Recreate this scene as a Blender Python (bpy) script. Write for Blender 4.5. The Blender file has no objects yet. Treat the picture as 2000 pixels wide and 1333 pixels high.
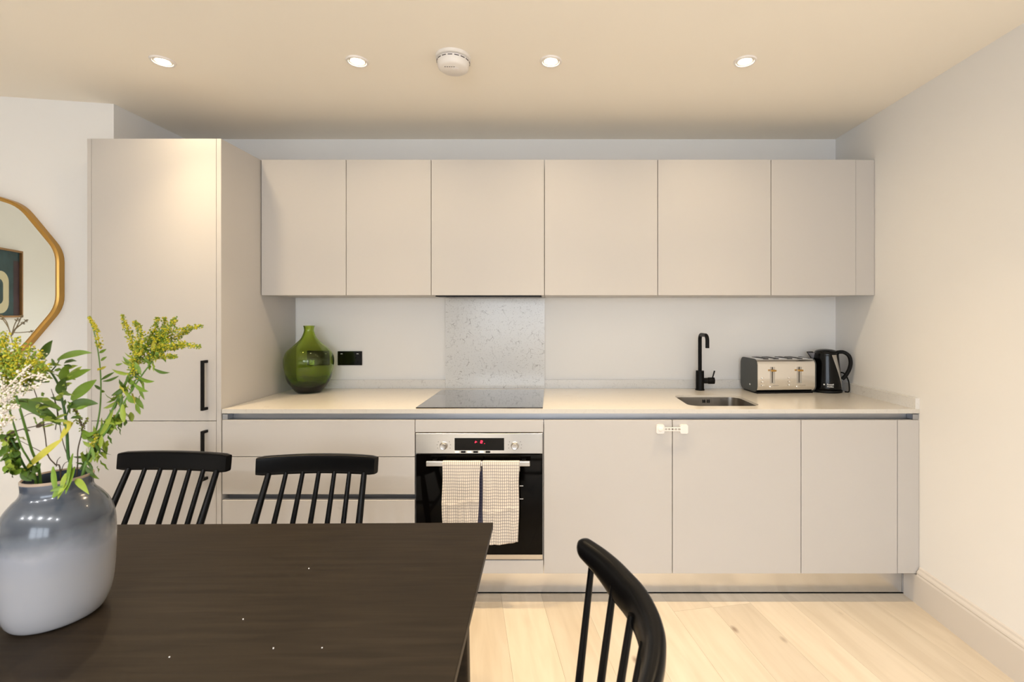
import bpy, bmesh, math, random
from mathutils import Vector, Matrix
random.seed(7)
C = bpy.context.scene.collection
PI = math.pi

# ------------------------------------------------------------------ camera, world, light, exposure
EYE = 1.343                     # camera height
F = 930.0                       # focal length in pixels of the 2000 px wide frame
VX, VY = 1074.0, 617.0          # where the view axis meets the frame
scn = bpy.context.scene
cd = bpy.data.cameras.new('camera')
cam = bpy.data.objects.new('camera', cd); C.objects.link(cam)
cam.location = (0, 0, EYE); cam.rotation_euler = (PI/2, 0, 0)
cd.sensor_width = 36.0; cd.lens = F/2000*36
cd.shift_x = -(VX-1000)/2000; cd.shift_y = -(666.5-VY)/2000
cd.clip_start = .02
cd.dof.use_dof = True; cd.dof.focus_distance = 2.25; cd.dof.aperture_fstop = 5.6
scn.camera = cam
scn.view_settings.view_transform = 'Standard'
scn.view_settings.look = 'None'
scn.view_settings.gamma = 1
scn.view_settings.use_curve_mapping = False
scn.view_settings.exposure = 0.74

W = bpy.data.worlds.new('world'); scn.world = W; W.use_nodes = True
W.node_tree.nodes['Background'].inputs[0].default_value = (.75, .86, 1, 1)
W.node_tree.nodes['Background'].inputs[1].default_value = 1.2

WARM = (1.0, .76, .47)
COOL_BOUNCE = (.92, .95, 1.0)  # cool white of the unseen rear row
def area(name, loc, rot, sx, sy, power, col):
    l = bpy.data.lights.new(name, 'AREA'); l.shape = 'RECTANGLE'; l.size = sx; l.size_y = sy
    l.energy = power; l.color = col
    o = bpy.data.objects.new(name, l); C.objects.link(o); o.location = loc; o.rotation_euler = rot
    return o
# daylight entering through the glazed doors in the rear wall
area('daylight', (-.15, -2.68, 1.5), (PI/2, 0, 0), 2.6, 1.3, 42, (.86, .92, 1.0))

def spot(name, loc, power, col, angle=118, blend=1, r=.03, rot=(0, 0, 0)):
    l = bpy.data.lights.new(name, 'SPOT'); l.energy = power; l.color = col
    l.spot_size = math.radians(angle); l.spot_blend = blend; l.shadow_soft_size = r
    o = bpy.data.objects.new(name, l); C.objects.link(o); o.location = loc; o.rotation_euler = rot
    return o
CEIL = 2.408
FRONT_ROW = [(-1.617, 1.989), (-.804, 1.989), (.004, 1.989), (.815, 1.989)]
REAR_ROWS = [(x, -.87) for x in (-2.43, -1.617, -.804, .004, .815)]
P_FRONT, P_REAR = 35, 102
for x, y in FRONT_ROW: spot('downlight_lamp', (x, y, CEIL-.012), P_FRONT, WARM, 102, rot=(math.radians(-11), 0, 0)); spot('downlight_spill', (x, y, CEIL-.011), 11, WARM, 168)
for x, y in REAR_ROWS: spot('downlight_lamp', (x, y, CEIL-.012), P_REAR, COOL_BOUNCE, 150, 1, .05)  # unseen rear row, standing in for flash bounced off the ceiling

# ------------------------------------------------------------------ helpers
def S(y): return F/y
def px(pxx, pyy, y):            # the point at depth y seen at a pixel of the photograph
    s = F/y
    return Vector(((pxx-VX)/s, y, EYE-(pyy-VY)/s))
def pz(pxx, pyy, z):            # the point at height z
    s = (pyy-VY)/(EYE-z)
    return Vector(((pxx-VX)/s, F/s, z))

def empty(name, loc, rz=0, label=None, cat=None, group=None):
    o = bpy.data.objects.new(name, None); C.objects.link(o)
    o.location = loc; o.rotation_euler = (0, 0, rz); o.empty_display_size = .05
    if label: o['label'] = label
    if cat: o['category'] = cat
    if group: o['group'] = group
    o['_w'] = 0
    return o
ROOT = {}
def obj(name, bm, mat, parent=None, smooth=False, world=True, label=None, cat=None, group=None, kind=None, origin=None, recalc=True):
    """link bm as one mesh object; vertices are given in world space unless world=False (then in the root's frame)"""
    if recalc: bmesh.ops.recalc_face_normals(bm, faces=bm.faces)
    off = Vector((0, 0, 0))
    if parent is not None:
        r = parent
        while r.parent: r = r.parent
        if world:
            off = Vector(r.location) if r.type == 'EMPTY' else Vector(r.location)
    elif origin is not None: off = Vector(origin)
    elif world:
        co = [v.co for v in bm.verts]
        off = Vector(((min(c.x for c in co)+max(c.x for c in co))/2, (min(c.y for c in co)+max(c.y for c in co))/2, min(c.z for c in co)))
    if off.length: bmesh.ops.translate(bm, verts=bm.verts, vec=-off)
    me = bpy.data.meshes.new(name); bm.to_mesh(me); bm.free()
    if isinstance(mat, (list, tuple)):
        for m in mat: me.materials.append(m)
    else: me.materials.append(mat)
    if smooth:
        for p in me.polygons: p.use_smooth = True
    o = bpy.data.objects.new(name, me); C.objects.link(o)
    if parent is not None: o.parent = parent
    else: o.location = off
    if smooth == 'auto':
        try: me.set_sharp_from_angle(angle=math.radians(38))
        except Exception: pass
    for k, v in (('label', label), ('category', cat), ('group', group), ('kind', kind)):
        if v: o[k] = v
    return o
def new(): return bmesh.new()
def box(bm, x0, x1, y0, y1, z0, z1, bev=0, seg=2):
    v = [bm.verts.new(c) for c in ((x0,y0,z0),(x1,y0,z0),(x1,y1,z0),(x0,y1,z0),(x0,y0,z1),(x1,y0,z1),(x1,y1,z1),(x0,y1,z1))]
    fs = [bm.faces.new([v[i] for i in f]) for f in ((0,3,2,1),(4,5,6,7),(0,1,5,4),(1,2,6,5),(2,3,7,6),(3,0,4,7))]
    if bev:
        es = list({e for f in fs for e in f.edges})
        bmesh.ops.bevel(bm, geom=es, offset=bev, segments=seg, affect='EDGES', profile=.5)
    return bm
def bx(*a, **k): return box(new(), *a, **k)
def lathe(bm, prof, c=(0,0,0), n=40, cap=(True, True)):
    rings = []
    for r, z in prof:
        rings.append([bm.verts.new((c[0]+r*math.cos(2*PI*i/n), c[1]+r*math.sin(2*PI*i/n), c[2]+z)) for i in range(n)])
    for a, b in zip(rings, rings[1:]):
        for i in range(n):
            bm.faces.new((a[i], a[(i+1)%n], b[(i+1)%n], b[i]))
    if cap[0]: bm.faces.new(rings[0][::-1])
    if cap[1]: bm.faces.new(rings[-1])
    return bm
def frame_on(path):
    fr = []; up = None
    n = len(path)
    for i in range(n):
        a = path[max(0, i-1)]; b = path[min(n-1, i+1)]
        t = (b-a).normalized()
        if up is None:
            up = Vector((0,0,1)) if abs(t.z) < .9 else Vector((0,1,0))
        s = t.cross(up)
        if s.length < 1e-6: s = t.orthogonal()
        s.normalize(); up = s.cross(t).normalized()
        fr.append((t, s, up))
    return fr
def tube(bm, path, rad, n=10, cap=True, sec=None):
    """sweep; rad number or list; sec: list of (a,b) factors for a non-round section"""
    path = [Vector(p) for p in path]
    if not isinstance(rad, (list, tuple)): rad = [rad]*len(path)
    rings = []
    for (t, s, u), p, r in zip(frame_on(path), path, rad):
        ra, rb = r if isinstance(r, (list, tuple)) else (r, r)
        pts = sec or [(math.cos(2*PI*i/n), math.sin(2*PI*i/n)) for i in range(n)]
        rings.append([bm.verts.new(p+s*a*ra+u*b*rb) for a, b in pts])
    m = len(rings[0])
    for a, b in zip(rings, rings[1:]):
        for i in range(m): bm.faces.new((a[i], a[(i+1)%m], b[(i+1)%m], b[i]))
    if cap:
        bm.faces.new(rings[0][::-1]); bm.faces.new(rings[-1])
    return bm
def rsec(k=4, n=24):            # rounded-rectangle (superellipse) section
    out = []
    for i in range(n):
        t = 2*PI*i/n
        c, s = math.cos(t), math.sin(t)
        out.append((math.copysign(abs(c)**(2/k), c), math.copysign(abs(s)**(2/k), s)))
    return out
def smooth_path(pts, n=6):      # Catmull-Rom
    pts = [Vector(p) for p in pts]
    P = [pts[0]*2-pts[1]]+pts+[pts[-1]*2-pts[-2]]
    out = []
    for i in range(1, len(P)-2):
        for k in range(n):
            t = k/n
            out.append(.5*((2*P[i])+(P[i+1]-P[i-1])*t+(2*P[i-1]-5*P[i]+4*P[i+1]-P[i+2])*t*t+(3*P[i]-P[i-1]-3*P[i+1]+P[i+2])*t**3))
    out.append(pts[-1])
    return out
def prism(bm, poly, axis, a, b):
    """poly of 2D points extruded along axis 'x','y' or 'z' from a to b"""
    def mk(p, w):
        if axis == 'x': return (w, p[0], p[1])
        if axis == 'y': return (p[0], w, p[1])
        return (p[0], p[1], w)
    A = [bm.verts.new(mk(p, a)) for p in poly]; B = [bm.verts.new(mk(p, b)) for p in poly]
    n = len(poly)
    for i in range(n): bm.faces.new((A[i], A[(i+1)%n], B[(i+1)%n], B[i]))
    bm.faces.new(A[::-1]); bm.faces.new(B)
    return bm
def rrect(cx, cy, hx, hy, r, n=6):
    out = []
    for sx, sy, a0 in ((1,1,0),(-1,1,90),(-1,-1,180),(1,-1,270)):
        for i in range(n+1):
            a = math.radians(a0+90*i/n)
            out.append((cx+sx*(hx-r)+r*math.cos(a), cy+sy*(hy-r)+r*math.sin(a)))
    return out
def text(name, s, size, loc, rot, mat, parent, ext=.0003, align='CENTER', bold=0):
    c = bpy.data.curves.new(name, 'FONT'); c.body = s; c.size = size; c.extrude = ext; c.align_x = align; c.align_y = 'CENTER'
    c.offset = bold; c.resolution_u = 3
    c.materials.append(mat)
    o = bpy.data.objects.new(name, c); C.objects.link(o)
    r = parent
    while r.parent: r = r.parent
    o.parent = parent; o.location = Vector(loc)-Vector(r.location); o.rotation_euler = rot
    return o

# ------------------------------------------------------------------ materials
def mat(name, col, rough=.5, metal=0, spec=.5, noise=0, nscale=8, bump=0, bscale=200, coat=0, emit=None, estr=0, trans=0, ior=1.45, stretch=None, croughv=.05, aniso=0):
    m = bpy.data.materials.new(name); m.use_nodes = True
    nt = m.node_tree; N = nt.nodes; L = nt.links; b = N['Principled BSDF']
    b.inputs['Base Color'].default_value = (*col, 1); b.inputs['Roughness'].default_value = rough
    b.inputs['Metallic'].default_value = metal; b.inputs['Specular IOR Level'].default_value = spec
    b.inputs['Coat Weight'].default_value = coat; b.inputs['Coat Roughness'].default_value = croughv
    b.inputs['Transmission Weight'].default_value = trans; b.inputs['IOR'].default_value = ior
    b.inputs['Anisotropic'].default_value = aniso
    if emit: b.inputs['Emission Color'].default_value = (*emit, 1); b.inputs['Emission Strength'].default_value = estr
    tc = N.new('ShaderNodeTexCoord'); mp = N.new('ShaderNodeMapping')
    L.new(tc.outputs['Object'], mp.inputs[0])
    if stretch: mp.inputs['Scale'].default_value = stretch
    if noise:
        n = N.new('ShaderNodeTexNoise'); n.inputs['Scale'].default_value = nscale; n.inputs['Detail'].default_value = 5
        L.new(mp.outputs[0], n.inputs[0])
        r = N.new('ShaderNodeMapRange'); r.inputs[3].default_value = 1-noise; r.inputs[4].default_value = 1+noise
        L.new(n.outputs[0], r.inputs[0])
        h = N.new('ShaderNodeVectorMath'); h.operation = 'SCALE'; h.inputs[0].default_value = col
        L.new(r.outputs[0], h.inputs['Scale']); L.new(h.outputs[0], b.inputs['Base Color'])
    if bump:
        n = N.new('ShaderNodeTexNoise'); n.inputs['Scale'].default_value = bscale; n.inputs['Detail'].default_value = 3
        L.new(mp.outputs[0], n.inputs[0])
        bp = N.new('ShaderNodeBump'); bp.inputs['Strength'].default_value = bump; bp.inputs['Distance'].default_value = .001
        L.new(n.outputs[0], bp.inputs['Height']); L.new(bp.outputs[0], b.inputs['Normal'])
    return m
M = {}
M['wall'] = mat('wall_paint', (.835, .828, .815), .75, noise=.012, nscale=3, bump=.15, bscale=90)
M['ceil'] = mat('ceiling_paint', (.93, .87, .77), .8, noise=.01, nscale=2)
M['door'] = mat('greige_lacquer', (.535, .512, .490), .48, noise=.012, nscale=3, bump=.05, bscale=400)
M['door_in'] = mat('carcass_board', (.55, .50, .455), .6, noise=.02)
M['skirt'] = mat('skirting_paint', (.68, .635, .585), .5, noise=.01)
M['alu'] = mat('brushed_aluminium', (.42, .43, .46), .40, metal=.85, noise=.05, nscale=20, stretch=(1, 40, 40))
M['plinth'] = mat('plinth_metal', (.74, .75, .77), .17, metal=1, noise=.03, nscale=20, stretch=(1, 60, 60), bump=.1, bscale=60)
M['steel'] = mat('brushed_steel', (.58, .565, .545), .30, metal=1, noise=.02, nscale=6, stretch=(.5, 30, 30))
M['sinksteel'] = mat('sink_steel', (.50, .47, .43), .24, metal=1, noise=.05, nscale=25, stretch=(1, 1, 20))
M['chrome'] = mat('polished_chrome', (.82, .80, .77), .12, metal=1, noise=.02)
M['black'] = mat('black_metal', (.003, .003, .003), .42, spec=.18, noise=.1, nscale=20)
M['blackgloss'] = mat('black_chair_paint', (.0015, .0015, .0018), .27, spec=.16, noise=.15, nscale=14, bump=.12, bscale=60)
M['blackplastic'] = mat('black_plastic', (.002, .002, .002), .13, spec=.28, noise=.1)
M['blackmatt'] = mat('black_matt_plastic', (.006, .006, .006), .5, spec=.2, noise=.1)
M['glassblack'] = mat('black_glass', (.002, .0016, .0014), .05, spec=.14, noise=.02)
M['hob'] = mat('hob_glass', (.012, .011, .012), .06, spec=1.0, coat=1, noise=.02)
M['white'] = mat('white_plastic', (.84, .80, .76), .35, noise=.01)
M['whiteink'] = mat('white_ink', (.8, .8, .8), .5, noise=.01)
M['greyink'] = mat('grey_ink', (.10, .09, .09), .5, noise=.01)
M['gimbal'] = mat('satin_reflector', (.55, .52, .48), .35, noise=.03)
M['lamp'] = mat('lamp_lens', (1, .95, .85), .4, emit=(1, .86, .62), estr=30, noise=.01)
M['red'] = mat('display_red', (.5, .01, .03), .5, emit=(1, .02, .06), estr=1.6, noise=.01)
M['brass'] = mat('brushed_brass', (.50, .29, .075), .33, metal=.85, noise=.1, nscale=12)
M['mirror'] = mat('mirror_glass', (.78, .80, .74), .01, metal=1, noise=.005)
M['toasterpaint'] = mat('dark_grey_enamel', (.055, .06, .058), .4, noise=.05)
M['spoutgrey'] = mat('smoked_grey_plastic', (.30, .30, .33), .25, noise=.05)
M['water_strip'] = mat('grey_translucent_plastic', (.33, .31, .28), .25, noise=.05)
M['stemgreen'] = mat('stem_green', (.10, .20, .03), .5, noise=.2, nscale=30)
M['stembrown'] = mat('stem_brown', (.06, .04, .02), .6, noise=.2, nscale=30)
M['stemdark'] = mat('stem_dark_green', (.03, .085, .012), .5, noise=.2, nscale=30)
def leafmat(name, c):
    m = mat(name, c, .5, noise=.28, nscale=55)
    b = m.node_tree.nodes['Principled BSDF']
    b.inputs['Subsurface Weight'].default_value = .15; b.inputs['Subsurface Radius'].default_value = (.004, .006, .002)
    b.inputs['Subsurface Scale'].default_value = .5
    return m
M['leaf'] = leafmat('leaf_green', (.135, .22, .015))
M['leafdark'] = leafmat('leaf_dark_green', (.060, .115, .008))
M['leaflight'] = leafmat('leaf_light_green', (.26, .33, .035))
M['leafyellow'] = leafmat('leaf_yellow', (.50, .44, .05))
M['flower'] = leafmat('goldenrod_yellow', (.50, .42, .015))
M['bud'] = leafmat('goldenrod_bud', (.20, .25, .015))
M['flowerwhite'] = leafmat('white_floret', (.82, .72, .62))
M['flowerdry'] = leafmat('dry_seed', (.12, .085, .035))

def nodes(m): return m.node_tree.nodes, m.node_tree.links, m.node_tree.nodes['Principled BSDF']
# quartz stone
def stone(name, base, vein, amt, rough):
    m = mat(name, base, rough); N, L, b = nodes(m)
    tc = N.new('ShaderNodeTexCoord')
    n0 = N.new('ShaderNodeTexNoise'); n0.inputs['Scale'].default_value = 9; n0.inputs['Detail'].default_value = 4
    L.new(tc.outputs['Object'], n0.inputs[0])
    mix = N.new('ShaderNodeVectorMath'); mix.operation = 'MULTIPLY_ADD'
    mix.inputs[1].default_value = (.22, .22, .22); L.new(n0.outputs['Color'], mix.inputs[0]); L.new(tc.outputs['Object'], mix.inputs[2])
    v = N.new('ShaderNodeTexVoronoi'); v.feature = 'DISTANCE_TO_EDGE'; v.inputs['Scale'].default_value = 19
    L.new(mix.outputs[0], v.inputs['Vector'])
    r = N.new('ShaderNodeMapRange'); r.inputs[1].default_value = .0; r.inputs[2].default_value = .045; r.inputs[3].default_value = 1; r.inputs[4].default_value = 0
    L.new(v.outputs['Distance'], r.inputs[0])
    n1 = N.new('ShaderNodeTexNoise'); n1.inputs['Scale'].default_value = 26; n1.inputs['Detail'].default_value = 3
    L.new(tc.outputs['Object'], n1.inputs[0])
    r1 = N.new('ShaderNodeMapRange'); r1.inputs[1].default_value = .5; r1.inputs[2].default_value = .66
    L.new(n1.outputs[0], r1.inputs[0])
    mu = N.new('ShaderNodeMath'); mu.operation = 'MULTIPLY'; L.new(r.outputs[0], mu.inputs[0]); L.new(r1.outputs[0], mu.inputs[1])
    n2 = N.new('ShaderNodeTexNoise'); n2.inputs['Scale'].default_value = 140; n2.inputs['Detail'].default_value = 2
    L.new(tc.outputs['Object'], n2.inputs[0])
    r2 = N.new('ShaderNodeMapRange'); r2.inputs[1].default_value = .60; r2.inputs[2].default_value = .72; r2.inputs[4].default_value = .55
    L.new(n2.outputs[0], r2.inputs[0])
    ad = N.new('ShaderNodeMath'); ad.operation = 'MAXIMUM'; L.new(mu.outputs[0], ad.inputs[0]); L.new(r2.outputs[0], ad.inputs[1])
    sc = N.new('ShaderNodeMath'); sc.operation = 'MULTIPLY'; sc.inputs[1].default_value = amt; L.new(ad.outputs[0], sc.inputs[0])
    cm = N.new('ShaderNodeMix'); cm.data_type = 'RGBA'; cm.inputs[6].default_value = (*base, 1); cm.inputs[7].default_value = (*vein, 1)
    L.new(sc.outputs[0], cm.inputs[0]); L.new(cm.outputs[2], b.inputs['Base Color'])
    return m
M['splash'] = stone('splashback_quartz', (.72, .72, .71), (.17, .15, .14), .75, .2)
M['upstand'] = stone('upstand_quartz', (.74, .73, .71), (.40, .38, .36), .5, .2)
M['worktop'] = stone('worktop_quartz', (.63, .60, .55), (.45, .42, .38), .35, .16)
# oak floor, one grain for every plank, shifted per object
def wood_floor():
    m = mat('oak_floor', (.66, .55, .42), .42, spec=.35); N, L, b = nodes(m)
    tc = N.new('ShaderNodeTexCoord'); oi = N.new('ShaderNodeObjectInfo')
    sh = N.new('ShaderNodeVectorMath'); sh.operation = 'SCALE'; sh.inputs[0].default_value = (13, 29, 17); L.new(oi.outputs['Random'], sh.inputs['Scale'])
    a = N.new('ShaderNodeVectorMath'); L.new(tc.outputs['Object'], a.inputs[0]); L.new(sh.outputs[0], a.inputs[1])
    mp = N.new('ShaderNodeMapping'); mp.inputs['Scale'].default_value = (9, 1.0, 1); L.new(a.outputs[0], mp.inputs[0])
    n = N.new('ShaderNodeTexNoise'); n.inputs['Scale'].default_value = 2.2; n.inputs['Detail'].default_value = 7; n.inputs['Distortion'].default_value = .6
    L.new(mp.outputs[0], n.inputs[0])
    cr = N.new('ShaderNodeValToRGB'); cr.color_ramp.elements[0].position = .32; cr.color_ramp.elements[0].color = (.63, .54, .42, 1)
    cr.color_ramp.elements[1].position = .68; cr.color_ramp.elements[1].color = (.72, .63, .505, 1)
    L.new(n.outputs[0], cr.inputs[0])
    # knots
    v = N.new('ShaderNodeTexVoronoi'); v.inputs['Scale'].default_value = 1.0
    mk = N.new('ShaderNodeMapping'); mk.inputs['Scale'].default_value = (6, 3.2, 1); L.new(a.outputs[0], mk.inputs[0]); L.new(mk.outputs[0], v.inputs['Vector'])
    kr = N.new('ShaderNodeMapRange'); kr.inputs[1].default_value = .03; kr.inputs[2].default_value = .10; kr.inputs[3].default_value = .9; kr.inputs[4].default_value = 0
    L.new(v.outputs['Distance'], kr.inputs[0])
    cm = N.new('ShaderNodeMix'); cm.data_type = 'RGBA'; cm.inputs[7].default_value = (.30, .22, .16, 1)
    L.new(kr.outputs[0], cm.inputs[0]); L.new(cr.outputs[0], cm.inputs[6])
    vr = N.new('ShaderNodeMapRange'); vr.inputs[3].default_value = .90; vr.inputs[4].default_value = 1.08; L.new(oi.outputs['Random'], vr.inputs[0])
    sc = N.new('ShaderNodeVectorMath'); sc.operation = 'SCALE'; L.new(cm.outputs[2], sc.inputs[0]); L.new(vr.outputs[0], sc.inputs['Scale'])
    L.new(sc.outputs[0], b.inputs['Base Color'])
    return m
M['floor'] = wood_floor()
def wood_table():
    m = mat('dark_stained_wood', (.045, .03, .02), .45, spec=.14); N, L, b = nodes(m)
    tc = N.new('ShaderNodeTexCoord'); mp = N.new('ShaderNodeMapping'); mp.inputs['Scale'].default_value = (1.2, 16, 16)
    L.new(tc.outputs['Object'], mp.inputs[0])
    n = N.new('ShaderNodeTexNoise'); n.inputs['Scale'].default_value = 4; n.inputs['Detail'].default_value = 8; n.inputs['Distortion'].default_value = .4
    L.new(mp.outputs[0], n.inputs[0])
    cr = N.new('ShaderNodeValToRGB'); cr.color_ramp.elements[0].position = .3; cr.color_ramp.elements[0].color = (.012, .008, .0048, 1)
    cr.color_ramp.elements[1].position = .72; cr.color_ramp.elements[1].color = (.024, .0165, .0098, 1)
    L.new(n.outputs[0], cr.inputs[0]); L.new(cr.outputs[0], b.inputs['Base Color'])
    bp = N.new('ShaderNodeBump'); bp.inputs['Strength'].default_value = .25; bp.inputs['Distance'].default_value = .001
    L.new(n.outputs[0], bp.inputs['Height']); L.new(bp.outputs[0], b.inputs['Normal'])
    return m
M['table'] = wood_table()
# glazed vase: blue grey above, white below
def vase_glaze():
    m = mat('reactive_glaze', (.5, .5, .5), .2, spec=.6, coat=.35); N, L, b = nodes(m)
    b.inputs['Coat Roughness'].default_value = .04
    tc = N.new('ShaderNodeTexCoord'); sp = N.new('ShaderNodeSeparateXYZ'); L.new(tc.outputs['Object'], sp.inputs[0])
    n = N.new('ShaderNodeTexNoise'); n.inputs['Scale'].default_value = 9; n.inputs['Detail'].default_value = 6; L.new(tc.outputs['Object'], n.inputs[0])
    ma = N.new('ShaderNodeMath'); ma.operation = 'MULTIPLY_ADD'; ma.inputs[1].default_value = .075; L.new(n.outputs[0], ma.inputs[0]); L.new(sp.outputs['Z'], ma.inputs[2])
    cr = N.new('ShaderNodeValToRGB'); e = cr.color_ramp.elements
    mr = N.new('ShaderNodeMapRange'); mr.inputs[1].default_value = .04; mr.inputs[2].default_value = .32; L.new(ma.outputs[0], mr.inputs[0])
    L.new(mr.outputs[0], cr.inputs[0])
    e[0].position = 0; e[0].color = (.33, .325, .335, 1)
    e[1].position = 1; e[1].color = (.08, .095, .13, 1)
    for p, c in ((.35, (.30, .295, .305)), (.50, (.26, .265, .29)), (.60, (.11, .123, .145)), (.68, (.042, .050, .064)), (.76, (.062, .073, .09)), (.93, (.05, .06, .08))):
        q = e.new(p); q.color = (*c, 1)
    L.new(cr.outputs[0], b.inputs['Base Color'])
    return m
M['vase'] = vase_glaze()
M['vase_in'] = mat('vase_rim_brown', (.13, .07, .035), .4, noise=.2, nscale=20)
M['green'] = mat('green_glass', (1, 1, 1), .015, trans=1.0, ior=1.45)
_n, _l, _b = nodes(M['green']); _v = _n.new('ShaderNodeVolumeAbsorption'); _v.inputs['Color'].default_value = (.735, .825, .01, 1); _v.inputs['Density'].default_value = 300
_l.new(_v.outputs[0], _n['Material Output'].inputs['Volume'])
# tea towel check, UV in metres
def check(name, base, line):
    m = mat(name, base, .9); N, L, b = nodes(m)
    uv = N.new('ShaderNodeUVMap'); sp = N.new('ShaderNodeSeparateXYZ'); L.new(uv.outputs[0], sp.inputs[0])
    outs = []
    for ax, per, w in (('X', .0092, .21), ('Y', .0135, .15)):
        d = N.new('ShaderNodeMath'); d.operation = 'DIVIDE'; d.inputs[1].default_value = per; L.new(sp.outputs[ax], d.inputs[0])
        f = N.new('ShaderNodeMath'); f.operation = 'FRACT'; L.new(d.outputs[0], f.inputs[0])
        l = N.new('ShaderNodeMath'); l.operation = 'LESS_THAN'; l.inputs[1].default_value = w; L.new(f.outputs[0], l.inputs[0]); outs.append(l)
    mx = N.new('ShaderNodeMath'); mx.operation = 'MAXIMUM'; L.new(outs[0].outputs[0], mx.inputs[0]); L.new(outs[1].outputs[0], mx.inputs[1])
    sc = N.new('ShaderNodeMath'); sc.operation = 'MULTIPLY'; sc.inputs[1].default_value = .8; L.new(mx.outputs[0], sc.inputs[0])
    cm = N.new('ShaderNodeMix'); cm.data_type = 'RGBA'; cm.inputs[6].default_value = (*base, 1); cm.inputs[7].default_value = (*line, 1)
    L.new(sc.outputs[0], cm.inputs[0]); L.new(cm.outputs[2], b.inputs['Base Color'])
    return m
M['towel'] = check('checked_cotton', (.76, .69, .60), (.08, .065, .09))
M['towel_back'] = check('navy_checked_cotton', (.07, .07, .12), (.22, .22, .30))

# ------------------------------------------------------------------ room
XL, XR, YB, YR = -4.2, 1.723, 2.872, -2.5
def struct(name, bm, m, **k): return obj(name, bm, m, kind='structure', **k)
struct('wall_back', bx(-2.292, XR+.1, YB, YB+.1, 0, CEIL), M['wall'])
struct('wall_right', bx(XR, XR+.1, YR, YB, 0, CEIL), M['wall'])
ang = .1728/.985
struct('wall_mirror_side', prism(new(), [(-2.192, YB+.1), (-2.192, 2.393), (XL, 2.393-(XL+2.192)*-ang), (XL, YB+.1)], 'z', 0, CEIL), M['wall'])
struct('wall_left', bx(XL-.1, XL, YR-.1, YB+.1, 0, CEIL), M['wall'])
# rear wall with an opening for the glazed doors
WX0, WX1, WZ0, WZ1 = -1.35, 1.05, .9, 2.12
w = new()
box(w, XL, WX0, YR-.1, YR, 0, CEIL); box(w, WX1, XR+.1, YR-.1, YR, 0, CEIL); box(w, WX0, WX1, YR-.1, YR, WZ1, CEIL); box(w, WX0, WX1, YR-.1, YR, 0, WZ0)
struct('wall_rear', w, M['wall'])
wf = new()
nW = 3
for i in range(nW+1):
    x = WX0+(WX1-WX0)*i/nW
    box(wf, max(WX0, x-.04), min(WX1, x+.04), YR-.08, YR-.02, WZ0, WZ1)
for i in range(nW):
    a = WX0+(WX1-WX0)*i/nW+.04; b_ = WX0+(WX1-WX0)*(i+1)/nW-.04
    box(wf, a, b_, YR-.08, YR-.02, WZ0, WZ0+.07); box(wf, a, b_, YR-.08, YR-.02, WZ1-.08, WZ1)
struct('window_1', wf, M['black'])
struct('ceiling', bx(XL-.1, XR+.1, YR-.1, YB+.1, CEIL, CEIL+.1), M['ceil'])

# floor: sub floor with oak planks laid at a slight angle to the room
fl = struct('floor', bx(XL-.1, XR+.1, YR-.1, YB+.1, -.06, -.014), M['door_in'])
th = math.radians(10.6); pw = .19; plen = 1.9
dv = Vector((-math.sin(th), math.cos(th))); sv = Vector((math.cos(th), math.sin(th)))
def clip(poly, ax, lim, sgn):
    out = []
    for i in range(len(poly)):
        a, b = poly[i], poly[(i+1) % len(poly)]
        ia = sgn*(a[ax]-lim) <= 0; ib = sgn*(b[ax]-lim) <= 0
        if ia: out.append(a)
        if ia != ib:
            t = (lim-a[ax])/(b[ax]-a[ax]); out.append((a[0]+(b[0]-a[0])*t, a[1]+(b[1]-a[1])*t))
    return out
for i in range(-28, 18):
    off = random.random()*plen
    if i == 4: off = .3
    for j in range(-4, 4):
        c0 = sv*(i*pw); s0 = j*plen+off
        q = [c0+dv*s0, c0+sv*(pw-.0007)+dv*s0, c0+sv*(pw-.0007)+dv*(s0+plen-.0010), c0+dv*(s0+plen-.0010)]
        poly = [(p.x, p.y) for p in q]
        for ax, lim, sg in ((0, XL+.001, -1), (0, XR-.001, 1), (1, YR+.001, -1), (1, YB-.001, 1)):
            poly = clip(poly, ax, lim, sg)
            if len(poly) < 3: break
        if len(poly) < 3: continue
        # plank mesh in its own frame so that the grain follows the plank
        mid = c0+sv*pw/2+dv*(s0+plen/2)
        loc = [((Vector(p)-mid).dot(sv), (Vector(p)-mid).dot(dv)) for p in poly]
        bm = prism(new(), loc, 'z', -.014, 0)
        bmesh.ops.recalc_face_normals(bm, faces=bm.faces)
        me = bpy.data.meshes.new('plank'); bm.to_mesh(me); bm.free(); me.materials.append(M['floor'])
        o = bpy.data.objects.new('plank', me); C.objects.link(o); o.parent = fl
        o.location = (mid.x-fl.location.x, mid.y-fl.location.y, -fl.location.z); o.rotation_euler = (0, 0, th)

# skirting on the right wall
T = .018
prof = [(XR, 0), (XR-T, 0), (XR-T, .132), (XR-T+.003, .140), (XR-T+.001, .146), (XR-T+.003, .152), (XR-.008, .160), (XR-.006, .168), (XR, .172)]
sk = prism(new(), prof, 'y', YR, 2.216)
box(sk, XR-T, XR, 2.216, 2.296, 0, .134)
struct('baseboard_right', sk, M['skirt'])

# ------------------------------------------------------------------ kitchen: heights and depths
FY = 2.2196                       # plane of base fronts
WY = 2.521                        # plane of wall unit fronts
ZD, ZT, ZU = .856, .907, .887     # base door top, worktop top and underside
ZB = .140
G = .0015
D = M['door']

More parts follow.
